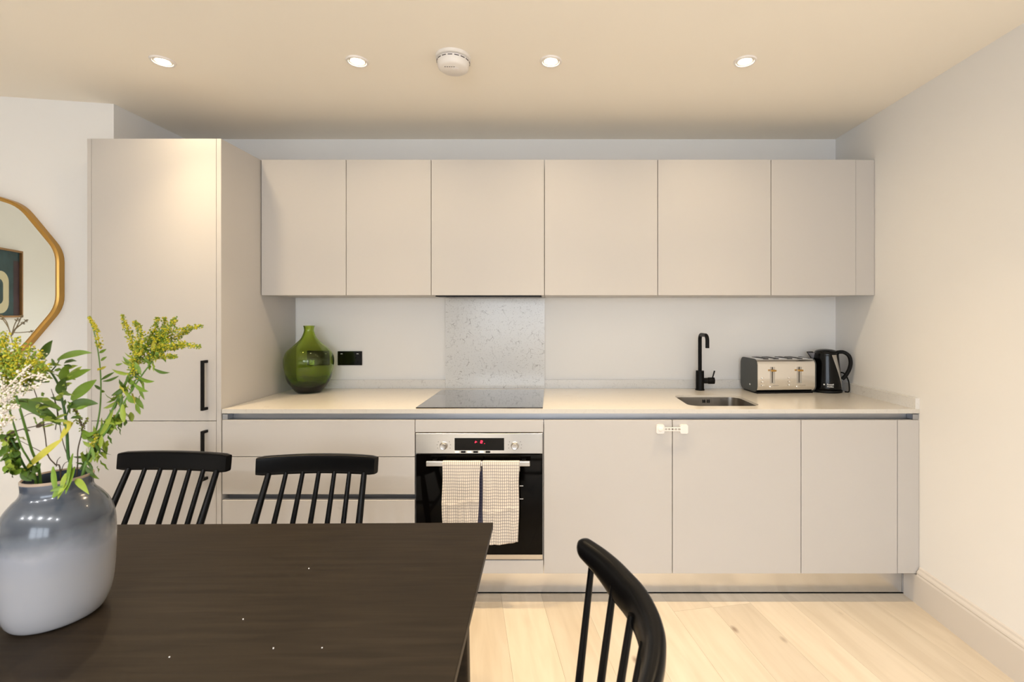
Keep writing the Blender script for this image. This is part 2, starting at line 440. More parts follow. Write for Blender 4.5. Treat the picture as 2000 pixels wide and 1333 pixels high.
# tall cabinet
tx0, tx1, tz = -2.1575, -1.5325, 2.169
tc_ = empty('tall_cabinet', ((tx0+tx1)/2, (FY+YB)/2, 0), label='tall greige larder cabinet with two stacked doors, left of the worktop', cat='cabinet')
obj('end_panel', bx(tx0, tx0+.019, FY, YB-.004, 0, tz, bev=.001, seg=1), D, tc_)
obj('end_panel', bx(tx1-.022, tx1, FY, YB-.004, 0, tz, bev=.001, seg=1), D, tc_)
obj('body', bx(tx0+.0195, tx1-.0225, FY+.024, YB-.01, .14, tz-.002), M['door_in'], tc_)
obj('plinth', bx(tx0+.0195, tx1-.0225, FY+.08, FY+.1, 0, .138), D, tc_)
zs = EYE-(823-VY)/S(FY)
for nm, a, b_ in (('upper', zs+G, tz), ('lower', ZB, zs-G)):
    d = obj('door', bx(tx0+.019+G, tx1-.022-G, FY, FY+.02, a, b_, bev=.001, seg=1), D, tc_)
    yy = (705, 803) if nm == 'upper' else (843, 941)
    z1, z0 = EYE-(yy[0]-VY)/425., EYE-(yy[1]-VY)/425.
    xh = (404-VX)/S(FY)
    h = new()
    box(h, xh-.006, xh+.006, FY-.034, FY-.022, z0, z1, bev=.001, seg=1)
    box(h, xh-.006, xh+.006, FY-.0225, FY, z1-.012, z1); box(h, xh-.006, xh+.006, FY-.0225, FY, z0, z0+.012)
    obj('handle', h, M['black'], d, label='black bar handle')
obj('bracket', bx(-1.94, -1.905, FY+.03, FY+.06, tz-.002, tz+.010, bev=.002, seg=1), M['white'], tc_)

# wall cabinets
z0, z1 = 1.451, 2.170
xs = [-1.529, -1.079, -.629, -.029, .571, 1.171, 1.621]
lab = ['narrow greige wall cabinet touching the tall larder cabinet',
       'narrow greige wall cabinet, second along from the tall larder cabinet',
       'wide greige wall cabinet with the black extractor hood beneath it',
       'wide greige wall cabinet just right of the extractor hood cabinet',
       'wide greige wall cabinet above the black tap',
       'greige wall cabinet over the toaster, next to the narrow filler panel']
for i in range(6):
    a, b_ = xs[i], xs[i+1]
    r = empty('wall_cabinet', ((a+b_)/2, (WY+YB)/2, z0), label=lab[i], cat='cabinet', group='handleless wall cabinets')
    if i == 2:   # recess for the hood
        bb = new(); box(bb, a+.001, b_-.001, WY+.022, YB-.004, z0+.045, z1-.001)
        box(bb, a+.001, a+.016, WY+.022, YB-.004, z0, z0+.045); box(bb, b_-.016, b_-.001, WY+.022, YB-.004, z0, z0+.045)
        box(bb, a+.016, b_-.016, YB-.02, YB-.004, z0, z0+.045)
    else: bb = bx(a+.001, b_-.001, WY+.022, YB-.004, z0, z1-.001)
    obj('body', bb, D, r)
    obj('door', bx(a+G, b_-G, WY, WY+.02, z0, z1, bev=.001, seg=1), D, r)
obj('filler_panel', bx(1.6225, 1.7205, WY+.004, WY+.022, z0, z1, bev=.001, seg=1), D,
    label='narrow greige filler panel between last wall cabinet and right wall', cat='panel')
# hood
hd = empty('extractor_hood', ((xs[2]+xs[3])/2, 2.68, z0), label='slim black extractor hood recessed under the wall cabinet above the hob', cat='hood')
obj('housing', bx(xs[2]+.02, xs[3]-.02, WY+.030, YB-.03, z0+.004, z0+.040), M['black'], hd)
obj('visor', bx(-.612, -.048, WY+.026, WY+.12, z0-.006, z0+.003, bev=.001, seg=1), M['black'], hd)
obj('filter', bx(-.56, -.10, WY+.13, YB-.06, z0+.000, z0+.004), M['steel'], hd)

# base cabinets
BY = FY+.0215
def body(a, b_, z_0=ZB, z_1=.832): return bx(a+.001, b_-.001, BY, YB-.03, z_0, z_1)
bx_ = [-1.529, -.629, -.029, .571, 1.171, 1.621]
# drawer unit
r = empty('drawer_cabinet', (-1.079, 2.5, 0), label='wide greige base cabinet with three drawers, left of the oven', cat='cabinet')
a, b_ = bx_[0], bx_[1]
zc0, zc1 = EYE-(977.5-VY)/419, EYE-(966-VY)/419
zl = EYE-(893-VY)/419
bb = new()
box(bb, a+.001, b_-.001, BY+.032, YB-.03, ZB, .832)
box(bb, a+.001, b_-.001, BY, BY+.032, ZB, zc0-.03); box(bb, a+.001, b_-.001, BY, BY+.032, zc1+.002, .832)
obj('body', bb, M['door_in'], r)
for za, zb in ((zl+G, ZD), (zc1, zl-G), (ZB, zc0)):
    obj('drawer', bx(a+G, b_-G, FY, FY+.02, za, zb, bev=.001, seg=1), D, r)
g = new()
box(g, a+.002, b_-.002, BY+.026, BY+.0315, zc0-.028, zc1+.001)
obj('handle_channel', g, M['alu'], r, label='recessed aluminium grip channel')
# oven housing
r = empty('oven_cabinet', (-.329, 2.5, 0), label='greige housing cabinet around the built-in oven', cat='cabinet')
a, b_ = bx_[1], bx_[2]
oz0, oz1 = EYE-(1095-VY)/419, EYE-(845.5-VY)/419
h = new()
box(h, a+.001, a+.016, BY, YB-.03, ZB, .832); box(h, b_-.016, b_-.001, BY, YB-.03, ZB, .832)
box(h, a+.016, b_-.016, BY, YB-.03, ZB, oz0-.002); box(h, a+.016, b_-.016, YB-.045, YB-.03, oz0, .832)
obj('body', h, M['door_in'], r)
obj('front_panel', bx(a+G, b_-G, FY, FY+.02, oz1+G, ZD, bev=.001, seg=1), D, r)
obj('front_panel', bx(a+G, b_-G, FY, FY+.02, ZB, oz0-G, bev=.001, seg=1), D, r)
# door cabinets
for (a, b_, l) in ((bx_[2], bx_[3], 'greige base cabinet right of the oven, carrying the left half of the white lock'),
                   (bx_[3], bx_[4], 'greige base cabinet below the sink and toaster, right of the lock strap'),
                   (bx_[4], bx_[5], 'narrower greige base cabinet at the right end, beside the filler panel')):
    r = empty('base_cabinet', ((a+b_)/2, 2.5, 0), label=l, cat='cabinet', group='handleless base cabinets')
    obj('body', body(a, b_, z_1=.66), M['door_in'], r)
    obj('door', bx(a+G, b_-G, FY, FY+.02, ZB, ZD, bev=.001, seg=1), D, r)
obj('filler_panel', bx(1.6225, 1.7215, FY+.001, FY+.019, ZB, ZD, bev=.001, seg=1), D,
    label='narrow greige filler panel between last base cabinet and right wall', cat='panel')
# grip channel below the worktop
gp = new()
box(gp, -1.529, 1.7205, BY+.022, BY+.026, .834, ZU-.001)
box(gp, -1.529, 1.7205, BY+.001, BY+.022, .834, .838)
box(gp, -1.529, 1.7205, BY+.001, BY+.022, ZU-.004, ZU-.001)
gr = empty('grip_channel', (.1, BY, .834), label='long brushed aluminium grip channel under the worktop edge', cat='channel')
obj('profile', gp, M['alu'], gr)
obj('end_cap', bx(-1.5285, -1.505, FY+.004, BY+.02, ZD+.002, ZU-.005), M['alu'], gr)
obj('end_cap', bx(1.695, 1.720, FY+.004, BY+.02, ZD+.002, ZU-.005), M['alu'], gr)
# plinth
PY = F/404.
p = empty('plinth', (.1, PY, 0), label='brushed metal kickboard along the floor beneath the base cabinets', cat='kickboard')
obj('kickboard', bx(-1.529, (1765-VX)/404, PY, PY+.016, .004, .138), M['plinth'], p)
obj('seal', bx(-1.529, (1765-VX)/404, PY-.001, PY, .0005, .006), M['black'], p)
obj('return_panel', bx((1765.5-VX)/404, 1.704, PY-.001, PY+.016, .001, .138), D, p, label='greige return panel')

# worktop with the sink cut-out
sx, sy, shx, shy = .849, 2.452, .176, .155
def slab_with_hole(x0, x1, y0, y1, za, zb, hole):
    bm = new()
    out = [(x0, y0), (x1, y0), (x1, y1), (x0, y1)]
    ov = [bm.verts.new((x, y, zb)) for x, y in out]; iv = [bm.verts.new((x, y, zb)) for x, y in hole]
    es = [bm.edges.new((v[i], v[(i+1) % len(v)])) for v in (ov, iv) for i in range(len(v))]
    bmesh.ops.triangle_fill(bm, edges=es, use_beauty=True)
    ex = bmesh.ops.extrude_face_region(bm, geom=bm.faces[:])
    bmesh.ops.translate(bm, verts=[v for v in ex['geom'] if isinstance(v, bmesh.types.BMVert)], vec=(0, 0, za-zb))
    return bm
hole = rrect(sx, sy, shx, shy, .055, 8)
wt = obj('worktop', slab_with_hole(-1.5285, 1.7215, FY-.001, YB-.001, ZU, ZT, hole), M['worktop'],
         label='long cream speckled quartz worktop running from tall cabinet to right wall', cat='worktop')
zu = EYE-(742.5-VY)/S(YB-.02)
spx0, spx1 = (870-VX)/S(YB-.02), (1064-VX)/S(YB-.02)
obj('upstand', bx(-1.5285, spx0-.001, YB-.019, YB-.0005, ZT, zu), M['upstand'], label='low speckled stone upstand behind the green bottle', cat='upstand')
obj('upstand', bx(spx1+.001, 1.703, YB-.019, YB-.0005, ZT, zu), M['upstand'], label='low speckled stone upstand behind the tap and toaster', cat='upstand')
obj('upstand', bx(1.7035, 1.7225, FY, YB-.02, ZT, zu), M['upstand'], label='low speckled stone upstand along the right wall', cat='upstand')
obj('splashback', bx(spx0, spx1, YB-.019, YB-.0005, ZT, z0-.002), M['splash'], label='square speckled grey stone splashback between hob and extractor hood', cat='splashback')

# sink
sk = empty('sink', (sx, sy, .70), label='undermounted brushed steel sink bowl in front of the black tap', cat='sink')
b = new(); prev = None
lv = [(ZT-.0105, .0, .055), (ZT-.0105, -.0012, .0545), (ZU-.015, -.002, .054), (.72, -.008, .05), (.705, -.014, .045), (.70, -.03, .04)]
for z, e, rr in lv:
    ring = [b.verts.new((x, y, z)) for x, y in rrect(sx, sy, shx+e, shy+e, rr, 8)]
    if prev:
        for i in range(len(ring)): b.faces.new((prev[i], prev[(i+1) % len(ring)], ring[(i+1) % len(ring)], ring[i]))
    prev = ring
b.faces.new(prev)
obj('bowl', b, M['sinksteel'], sk, smooth='auto')
for dx in (-.013, .011):
    for e in (-.0045, .0045):
        x = .855+dx+e-.0; obj('overflow_slot', bx(x-.0022, x+.0022, sy+shy-.0075, sy+shy-.003, .866, .884, bev=.001, seg=1), M['black'], sk)
obj('drain', lathe(new(), [(.001, .002), (.03, .002), (.036, .004), (.04, .001)], (sx, sy, .70), 24), M['chrome'], sk, smooth='auto')

# hob
hb = empty('hob', (-.33, 2.5, ZT), label='black glass induction hob set in the worktop above the oven', cat='hob')
hx0, hx1 = -.629, -.033
hy0 = F*(EYE-ZT-.005)/(796.5-VY); hy1 = F*(EYE-ZT-.005)/(761.5-VY)
obj('glass', bx(hx0, hx1, hy0, hy1, ZT+.0003, ZT+.006, bev=.0015, seg=2), M['hob'], hb)
hc = new()
for i in range(9): box(hc, -.40+i*.018, -.395+i*.018, hy0+.03, hy0+.035, ZT+.0061, ZT+.0063)
obj('touch_marks', hc, M['greyink'], hb, kind='stuff')
zr = new()
for cx, cy in ((-.48, hy0+.17), (-.19, hy0+.17), (-.48, hy0+.38), (-.19, hy0+.38)):
    for s_ in (-1, 1):
        box(zr, cx+s_*.02-.008, cx+s_*.02+.008, cy-.0008, cy+.0008, ZT+.0061, ZT+.0062)
obj('zone_marks', zr, M['greyink'], hb, kind='stuff')

# ------------------------------------------------------------------ oven
s4 = 419.
def ox(p): return (p-VX)/s4
def oz(p): return EYE-(p-VY)/s4
ov = empty('oven', (-.329, 2.45, oz0), label='built-in single oven with steel control panel and black glass door', cat='oven')
obj('body', bx(-.610, -.048, FY+.024, YB-.1, oz0+.003, .826), M['black'], ov)
cp = obj('control_panel', bx(ox(812), ox(1059.5), FY-.001, FY+.0225, oz(886.5), oz(847), bev=.001, seg=1), M['steel'], ov)
obj('display', bx(ox(888), ox(984.7), FY-.0022, FY-.001, oz(880), oz(856)), M['glassblack'], cp)
def seg(bm, cx, cz, w, h, on, t=.0017):
    X = {'a': (0, h, w, t), 'g': (0, 0, w, t), 'd': (0, -h, w, t), 'b': (w, h/2, t, h/2), 'c': (w, -h/2, t, h/2), 'f': (-w, h/2, t, h/2), 'e': (-w, -h/2, t, h/2)}
    for k in on:
        a, b2, hw, hh = X[k]
        box(bm, cx+a-max(hw, t)/1, cx+a+max(hw, t)/1, FY-.0027, FY-.0022, cz+b2-hh, cz+b2+hh)
dg = new()
seg(dg, ox(930), oz(863.5), .0042, .0052, 'ge'); seg(dg, ox(931), oz(863.5), .0042, .0052, 'f', .0009)
seg(dg, ox(940.5), oz(863.5), .0042, .0052, 'abged'); box(dg, ox(946), ox(947.2), FY-.0027, FY-.0022, oz(867), oz(866))
obj('digits', dg, M['red'], cp, label='red glowing display digits')
for i, xp in enumerate((893, 905, 917, 929, 941, 953)):
    obj('button', bx(ox(xp-4.6), ox(xp+4.6), FY-.0026, FY-.001, oz(885), oz(881.3), bev=.0005, seg=1), M['glassblack'] if i % 2 else M['chrome'], cp)
for xk in (867, 1005.8):
    c = (ox(xk), 0, oz(870.7)); kb = new()
    lathe(kb, [(.0185, 0), (.0185, .004), (.0165, .006), (.0155, .018), (.0135, .0205), (.012, .0200)], (0, 0, 0), 28)
    bmesh.ops.rotate(kb, verts=kb.verts, matrix=Matrix.Rotation(PI/2, 3, 'X')); bmesh.ops.translate(kb, verts=kb.verts, vec=(c[0], FY-.001, c[2]))
    obj('knob', kb, M['steel'], cp, smooth='auto')
    mk_ = new()
    for q in range(11):
        an = math.radians(-140+28*q); X, Z = c[0]+.031*math.sin(an), c[2]+.031*math.cos(an)
        if abs(Z-c[2]) < .0225 or abs(X-c[0]) > .02:
            Z = max(min(Z, oz(850)), oz(884)); box(mk_, X-.0016, X+.0016, FY-.0013, FY-.001, Z-.0016, Z+.0016)
    obj('markings', mk_, M['greyink'], cp, kind='stuff')
od = obj('door', bx(ox(812.5), ox(1059.5), FY-.001, FY+.0225, oz(1083.5), oz(888.5), bev=.0012, seg=1), M['glassblack'], ov)
tk = new()
for yp in (949.5, 975): box(tk, ox(1015), ox(1022), FY-.0014, FY-.001, oz(yp+.7), oz(yp-.7))
obj('shelf_marks', tk, M['whiteink'], od, kind='stuff')
hy = FY-.050; sh = F/hy
hz = EYE-(907-VY)/sh; hxa, hxb = (832-VX)/sh, (1035-VX)/sh
obj('handle', bx(hxa, hxb, hy, hy+.016, hz-.0115, hz+.0115, bev=.003, seg=3), M['steel'], od, label='flat steel handle rail')
for x in (hxa+.03, hxb-.03): obj('handle_mount', bx(x-.009, x+.009, hy+.016, FY-.001, hz-.008, hz+.008), M['black'], od)
obj('trim_strip', bx(ox(812.5), ox(1059.5), FY-.001, FY+.0225, oz(1093), oz(1084)), M['steel'], ov)

# ------------------------------------------------------------------ tea towels over the oven handle
def towel(x0, x1, zend_l, zend_r, seed, label, taper=(0, 0), crease=.0, zback=.62):
    rnd = random.Random(seed)
    ph = [rnd.random()*6 for _ in range(6)]
    bm = new(); uvl = bm.loops.layers.uv.new('UVMap')
    nx, nf, nb = 34, 60, 14
    yc = hy+.008; zt = hz+.0135; R_ = .0125
    rows = []
    def pt(u, t):
        # t: 0 at the top of the rail, positive down the front, negative down the back
        X = x0+(x1-x0)*u
        ze = zend_l+(zend_r-zend_l)*u - .006*math.sin(u*PI*1.1)
        if t >= 0:
            L_ = zt-ze; d = t*L_
            arc = min(d/(R_*PI/2), 1)
            ang_ = arc*PI/2
            y = yc-R_*math.sin(ang_); z = zt-R_+R_*math.cos(ang_) if arc < 1 else zt-R_-(d-R_*PI/2)*(L_-R_)/(L_-R_*PI/2)
            f = max(0, min(1, (d-.02)/.08))
            wv = .0035*math.sin(u*9+ph[0]+d*3)+.0022*math.sin(u*19+ph[1]-d*8)+.0016*math.sin(u*5+d*26+ph[2])
            y -= f*(.003+abs(wv)*1.1+.002*math.sin(d*17+ph[3]))
            y -= f*.004*math.exp(-((u-.48)/.05)**2)*(1 if d > .05 else 0)
            hc_ = math.exp(-((d-crease-.01*math.sin(u*6))/.006)**2)
            y -= .004*hc_*f
            X += f*(.002*math.sin(d*21+ph[4])*(u-.5)*2)+d/ .26*(taper[0]*(1-u)+taper[1]*u)
            return (X, y, z), d
        d = -t*(zt-zback); arc = min(d/(R_*PI/2), 1); a2 = arc*PI/2
        y = yc+R_*math.sin(a2); z = zt-R_+R_*math.cos(a2) if arc < 1 else zt-R_-(d-R_*PI/2)
        return (X, min(y+.001*math.sin(u*8), FY-.006), z), -d
    ts = [-1+i/nb for i in range(nb)]+[(i/nf)**1.25 for i in range(nf+1)]
    for t in ts:
        rows.append([(bm.verts.new(pt(i/nx, t)[0]), (x0+(x1-x0)*i/nx+2, pt(i/nx, t)[1]+2)) for i in range(nx+1)])
    for a, b2 in zip(rows, rows[1:]):
        for i in range(nx):
            q = [a[i], a[i+1], b2[i+1], b2[i]]
            f = bm.faces.new([v for v, _ in q])
            for lp, (_, uv) in zip(f.loops, q): lp[uvl].uv = uv
    o = obj('tea_towel', bm, M['towel'], smooth=True, recalc=False, label=label, cat='towel', group='tea towels on the oven handle')
    md = o.modifiers.new('thickness', 'SOLIDIFY'); md.thickness = .0016; md.offset = 1
    return o
st = F/(hy-.01)
def tx(p): return (p-VX)/st
def tzz(p): return EYE-(p-VY)/st
towel(tx(863.5), tx(938.5), tzz(1040), tzz(1045), 3, 'checked cream tea towel hanging on the left of the oven handle', taper=(.002, -.011), crease=.19)
towel(tx(941.5), tx(1014.5), tzz(1064), tzz(1060), 11, 'longer checked cream tea towel hanging on the right of the oven handle', taper=(.004, -.004), crease=.225)
# the navy reverse of a folded towel shows in the gap between the two
b = new(); uvl = b.loops.layers.uv.new('UVMap'); rows = []
for k in range(14):
    t = k/13; z = tzz(914)+(tzz(1040)-tzz(914))*t
    xa, xb = tx(938.0)-.020*t-.006, tx(942)+.008*t+.004
    rows.append([(b.verts.new((xa+(xb-xa)*i/4, hy+.026+.003*math.sin(i*1.5), z)), (xa+(xb-xa)*i/4+2, z)) for i in range(5)])
for a, c in zip(rows, rows[1:]):
    for i in range(4):
        q = [a[i], a[i+1], c[i+1], c[i]]; f = b.faces.new([v for v, _ in q])
        for lp, (_, uv) in zip(f.loops, q): lp[uvl].uv = uv
for o_ in list(C.objects):
    if o_.name == 'tea_towel': tw0 = o_
o = obj('reverse_side', b, M['towel_back'], tw0, recalc=False, label='dark navy reverse of the towel')
md = o.modifiers.new('thickness', 'SOLIDIFY'); md.thickness = .0016

# ------------------------------------------------------------------ child lock strap
cl = empty('cupboard_lock', (ox(1311), FY, oz(838)), label='white plastic child safety strap joining the two cabinet doors right of the oven', cat='lock')
def pad(x, sgn):
    pts = rrect(0, 0, .0185, .0205, .007, 4)
    bm = prism(new(), [(ox(x)+p[0], oz(838)+p[1]) for p in pts], 'y', FY-.011, FY-.0002)
    return obj('pad', bm, M['white'], cl)
pd1 = pad(1289, 1); pd2 = pad(1335, -1)
kb = lathe(new(), [(.011, 0), (.011, .004), (.008, .006), (.004, .006)], (0, 0, 0), 20)
bmesh.ops.rotate(kb, verts=kb.verts, matrix=Matrix.Rotation(PI/2, 3, 'X')); bmesh.ops.translate(kb, verts=kb.verts, vec=(ox(1289), FY-.011, oz(838)))
obj('release_button', kb, M['white'], pd1, smooth='auto')
stp = new()
zc = oz(837.5)
x_a, x_b = ox(1296), ox(1328)
box(stp, x_a, x_b, FY-.016, FY-.0125, zc+.0045, zc+.0085); box(stp, x_a, x_b, FY-.016, FY-.0125, zc-.0085, zc-.0045)
for k in range(6):
    x = x_a+(x_b-x_a)*k/5; box(stp, x-.0022, x+.0022, FY-.016, FY-.0125, zc-.0045, zc+.0045)
obj('strap', stp, M['white'], cl)

# ------------------------------------------------------------------ sockets
for xa, xb, l in ((659.5, 707, 'black double wall socket between the green bottle and the splashback'),
                  (599.5, 647, 'black double wall socket partly hidden behind the green bottle')):
    s_ = S(YB-.006); X0, X1 = (xa-VX)/s_, (xb-VX)/s_; Z0, Z1 = EYE-(714-VY)/s_, EYE-(686.5-VY)/s_
    r = empty('wall_socket', ((X0+X1)/2, YB, Z0), label=l, cat='socket', group='black double sockets')
    obj('plate', bx(X0, X1, YB-.008, YB-.0005, Z0, Z1, bev=.002, seg=2), M['blackplastic'], r)
    for k in (0, 1):
        xc = X0+(X1-X0)*(.17+.66*k)
        sw = obj('switch', bx(xc-.010, xc+.010, YB-.0105, YB-.008, Z1-.034, Z1-.008, bev=.001, seg=1), M['blackplastic'], r)
        obj('indicator', bx(xc-.006, xc+.006, YB-.0108, YB-.0105, Z1-.0165, Z1-.0135), M['whiteink'], sw)
        xc = X0+(X1-X0)*(.25+.5*k)
        hs = new()
        box(hs, xc-.002, xc+.002, YB-.0083, YB-.008, Z0+.042, Z0+.050); box(hs, xc-.014, xc-.008, YB-.0083, YB-.008, Z0+.018, Z0+.022); box(hs, xc+.008, xc+.014, YB-.0083, YB-.008, Z0+.018, Z0+.022)
        obj('pin_holes', hs, M['black'], r, kind='stuff')

# ------------------------------------------------------------------ green glass bottle
gv = [(21,1165),(26,1128),(31,1070),(36,1015),(39.8,948),(41.7,870),(43.7,800),(44.8,720),(44.6,650),(42.6,590),(39.3,540),(34,495),(25,430),(15,350),(9.4,250),(8.9,190),(10.4,150)]
s_ = 342.5
prof_o = [(.058, 0)]+[(r_/s_*1.0, (1167-z)/7.84/s_+.0) for r_, z in gv[1:]]
def smooth_prof(p, n=5):
    return [(v.x, v.z) for v in smooth_path([(a, 0, b) for a, b in p], n)]
po = smooth_prof([(.062, .001)]+prof_o[1:])
pi_ = [(max(r_-.0055-.016*max(0, (.115-z)/.09)**1.5, .002), z) for r_, z in po if z > .034]
b = new(); n = 56
full = [(.001, 0), (.055, 0)]+po+[(r_, z) for r_, z in pi_[::-1]]+[(.03, .028), (.001, .026)]
lathe(b, full, (0, 0, 0), n)
obj('glass_bottle', b, M['green'], smooth='auto', world=False, label='large bulbous green glass bottle vase on the worktop by the tall cabinet', cat='vase').location = (-1.372, 2.712, ZT+.0004)

# ------------------------------------------------------------------ tap
tY = 2.79; sT = S(tY); tX = (1367-VX)/sT
tp = empty('tap', (tX, tY, ZT), label='matt black mixer tap with square-bent spout behind the sink', cat='tap')
obj('base', lathe(new(), [(.026, 0), (.027, .002), (.026, .006), (.0235, .007)], (tX, tY, ZT+.0003), 32), M['black'], tp, smooth='auto')
obj('body', lathe(new(), [(.0235, 0), (.0235, .105), (.0225, .107), (.012, .107)], (tX, tY, ZT+.007), 32), M['black'], tp, smooth='auto')
ztop = 1.233; ex, ey = (1381.5-VX)/S(2.64), 2.64
d2 = Vector((ex-tX, ey-tY, 0)); ln = d2.length; d2.normalize()
P0 = Vector((tX, tY, 0)); path = [P0+Vector((0, 0, ZT+.1))]
rb = .032
for k in range(9):
    a = PI/2*k/8; path.append(P0+d2*(rb-rb*math.cos(a))+Vector((0, 0, ztop-rb+rb*math.sin(a))))
for k in range(9):
    a = PI/2*k/8; path.append(P0+d2*(ln-rb+rb*math.sin(a))+Vector((0, 0, ztop-rb+rb*math.cos(a))))
path.append(P0+d2*ln+Vector((0, 0, 1.163)))
obj('spout', tube(new(), path, .0107, 16), M['black'], tp, smooth='auto')
zl_ = EYE-(744-VY)/sT
lb = new()
tube(lb, [(tX+.018, tY, zl_), (tX+.048, tY, zl_)], .0165, 24)
tube(lb, [(tX+.049, tY, zl_), (tX+.083, tY, zl_)], .0195, 24)
lv_ = obj('valve', lb, M['black'], tp, smooth='auto')
obj('lever', tube(new(), [(tX+.074, tY, zl_+.017), (tX+.086, tY, zl_+.058)], [.0035, .0045], 12), M['black'], lv_, smooth='auto')

# ------------------------------------------------------------------ toaster
tw_, td_, th_ = .347, .185, .183
tR = empty('toaster', (1.140+tw_/2, 2.658+td_/2, ZT), rz=math.radians(4.5), label='four-slice toaster with chrome front and dark grey side, beside the kettle', cat='toaster')
def local(o): o['_l'] = 1; return o
def sect(hx, z0_, z1_, r):    # rounded front/back profile (y,z)
    return [(p[0], p[1]) for p in rrect(0, (z0_+z1_)/2, hx, (z1_-z0_)/2, r, 7)]
pr = sect(td_/2, .010, .010+th_, .034)
obj('chrome_shell', prism(new(), pr, 'x', -tw_/2+.006, tw_/2-.006), M['chrome'], tR, smooth='auto', world=False)
pr2 = sect(td_/2+.001, .009, .011+th_, .035)
for s_ in (-1, 1):
    e = obj('side_panel', prism(new(), pr2, 'x', s_*(tw_/2-.006), s_*(tw_/2)), M['toasterpaint'], tR, smooth='auto', world=False)
    if s_ == -1:
        em = lathe(new(), [(.0085, 0), (.0085, .0012), (.004, .0014)], (0, 0, 0), 20)
        for v in em.verts: v.co.x *= .62; v.co.y *= 1.0
        bmesh.ops.rotate(em, verts=em.verts, matrix=Matrix.Rotation(-PI/2, 3, 'Y')); bmesh.ops.translate(em, verts=em.verts, vec=(-tw_/2, -.02, .045))
        obj('emblem', em, M['chrome'], e, world=False, smooth='auto', label='small silver oval emblem')
obj('base', bx(-tw_/2+.012, tw_/2-.012, -td_/2+.012, td_/2-.012, .0, .0095), M['blackmatt'], tR, world=False)
ztp = .010+th_
for xc in (-.105, -.045, .035, .095):
    sl = obj('slot', bx(xc-.014, xc+.014, -.066, .066, ztp-.0005, ztp+.0008), M['blackmatt'], tR, world=False)
    obj('slot_rim', bx(xc+.014, xc+.0165, -.068, .068, ztp-.0005, ztp+.003), M['chrome'], tR, world=False)
yf = -td_/2
for xc in (-.083, .073):
    pl = obj('lever_plate', bx(xc-.013, xc+.016, yf-.0012, yf+.001, .058, .150, bev=.0005, seg=1), M['steel'], tR, world=False)
    obj('lever_track', bx(xc-.0022, xc+.0022, yf-.0016, yf-.0011, .062, .150), M['blackmatt'], pl, world=False)
    lv2 = new(); box(lv2, xc-.014, xc+.014, yf-.022, yf-.006, .126, .136, bev=.003, seg=2); box(lv2, xc-.0015, xc+.0015, yf-.007, yf-.0016, .127, .135)
    obj('lever', lv2, M['brass'], pl, world=False, smooth='auto', label='golden lever knob')
    for k in range(3):
        bt = lathe(new(), [(.0062, 0), (.0062, .003), (.005, .004), (.003, .004)], (0, 0, 0), 18)
        bmesh.ops.rotate(bt, verts=bt.verts, matrix=Matrix.Rotation(PI/2, 3, 'X')); bmesh.ops.translate(bt, verts=bt.verts, vec=(xc-.053, yf+.0005, .087-.020*k))
        obj('button', bt, M['chrome'], tR, world=False, smooth='auto')
        obj('button_mark', bx(xc-.065, xc-.0615, yf-.0006, yf+.0002, .085-.020*k, .089-.020*k), M['greyink'], tR, world=False)
    dl = lathe(new(), [(.008, 0), (.008, .005), (.006, .007), (.003, .007)], (0, 0, 0), 20)
    bmesh.ops.rotate(dl, verts=dl.verts, matrix=Matrix.Rotation(PI/2, 3, 'X')); bmesh.ops.translate(dl, verts=dl.verts, vec=(xc-.008, yf+.001, .037))
    obj('browning_dial', dl, M['chrome'], tR, world=False, smooth='auto')
    dd = new()
    for k in range(6): box(dd, xc+.004+k*.006, xc+.0065+k*.006, yf-.0008, yf+.003, .045, .0475)
    obj('dial_marks', dd, M['greyink'], tR, kind='stuff', world=False)

# ------------------------------------------------------------------ kettle
kX, kY = 1.589, 2.742
kt = empty('kettle', (kX, kY, ZT), rz=math.radians(-28), label='glossy black electric kettle with loop handle, in the corner by the toaster', cat='kettle')
def kobj(n_, bm, m, par=None, **k): return obj(n_, bm, m, par or kt, world=False, **k)
kobj('base', lathe(new(), [(.080, .0003), (.083, .003), (.082, .014), (.070, .017)], (0,0,0), 48), M['blackmatt'], smooth='auto')
prof = [(.070, .017), (.079, .020), (.0795, .035), (.077, .075), (.073, .120), (.069, .165), (.066, .205), (.0655, .222), (.060, .226)]
b = new(); n = 56; rings = []
for r_, z in smooth_prof(prof, 3):
    ring = []
    for i in range(n):
        a = 2*PI*i/n
        rr = r_
        c = math.cos(a-PI)           # spout at -x
        f = max(0, (z-.150)/.072)
        ring.append(b.verts.new((rr*math.cos(a), rr*math.sin(a), z)))
    rings.append(ring)
for a, c in zip(rings, rings[1:]):
    for i in range(n): b.faces.new((a[i], a[(i+1)%n], c[(i+1)%n], c[i]))
b.faces.new(rings[0][::-1]); b.faces.new(rings[-1])
kobj('body', b, M['blackplastic'], smooth='auto')
ld = kobj('lid', lathe(new(), [(.057, .2262), (.056, .232), (.048, .238), (.030, .243), (.010, .245), (.001, .245)], (0,0,0), 40), M['blackplastic'], smooth='auto')
sp_ = new(); prev = None
for z_, rx, hw_ in ((.172, .064, .010), (.195, .077, .019), (.222, .094, .023)):
    ring = [sp_.verts.new(p_) for p_ in ((-.055, -hw_*1.5, z_), (-.066, -hw_*1.25, z_), (-rx+.006, -hw_*.35, z_), (-rx, 0, z_), (-rx+.006, hw_*.35, z_), (-.066, hw_*1.25, z_), (-.055, hw_*1.5, z_))]
    if prev:
        for i in range(6): sp_.faces.new((prev[i], prev[i+1], ring[i+1], ring[i]))
    else: sp_.faces.new(ring)
    prev = ring
sp_.faces.new(prev)
spo = kobj('spout', sp_, M['spoutgrey'], smooth='auto', label='grey spout')
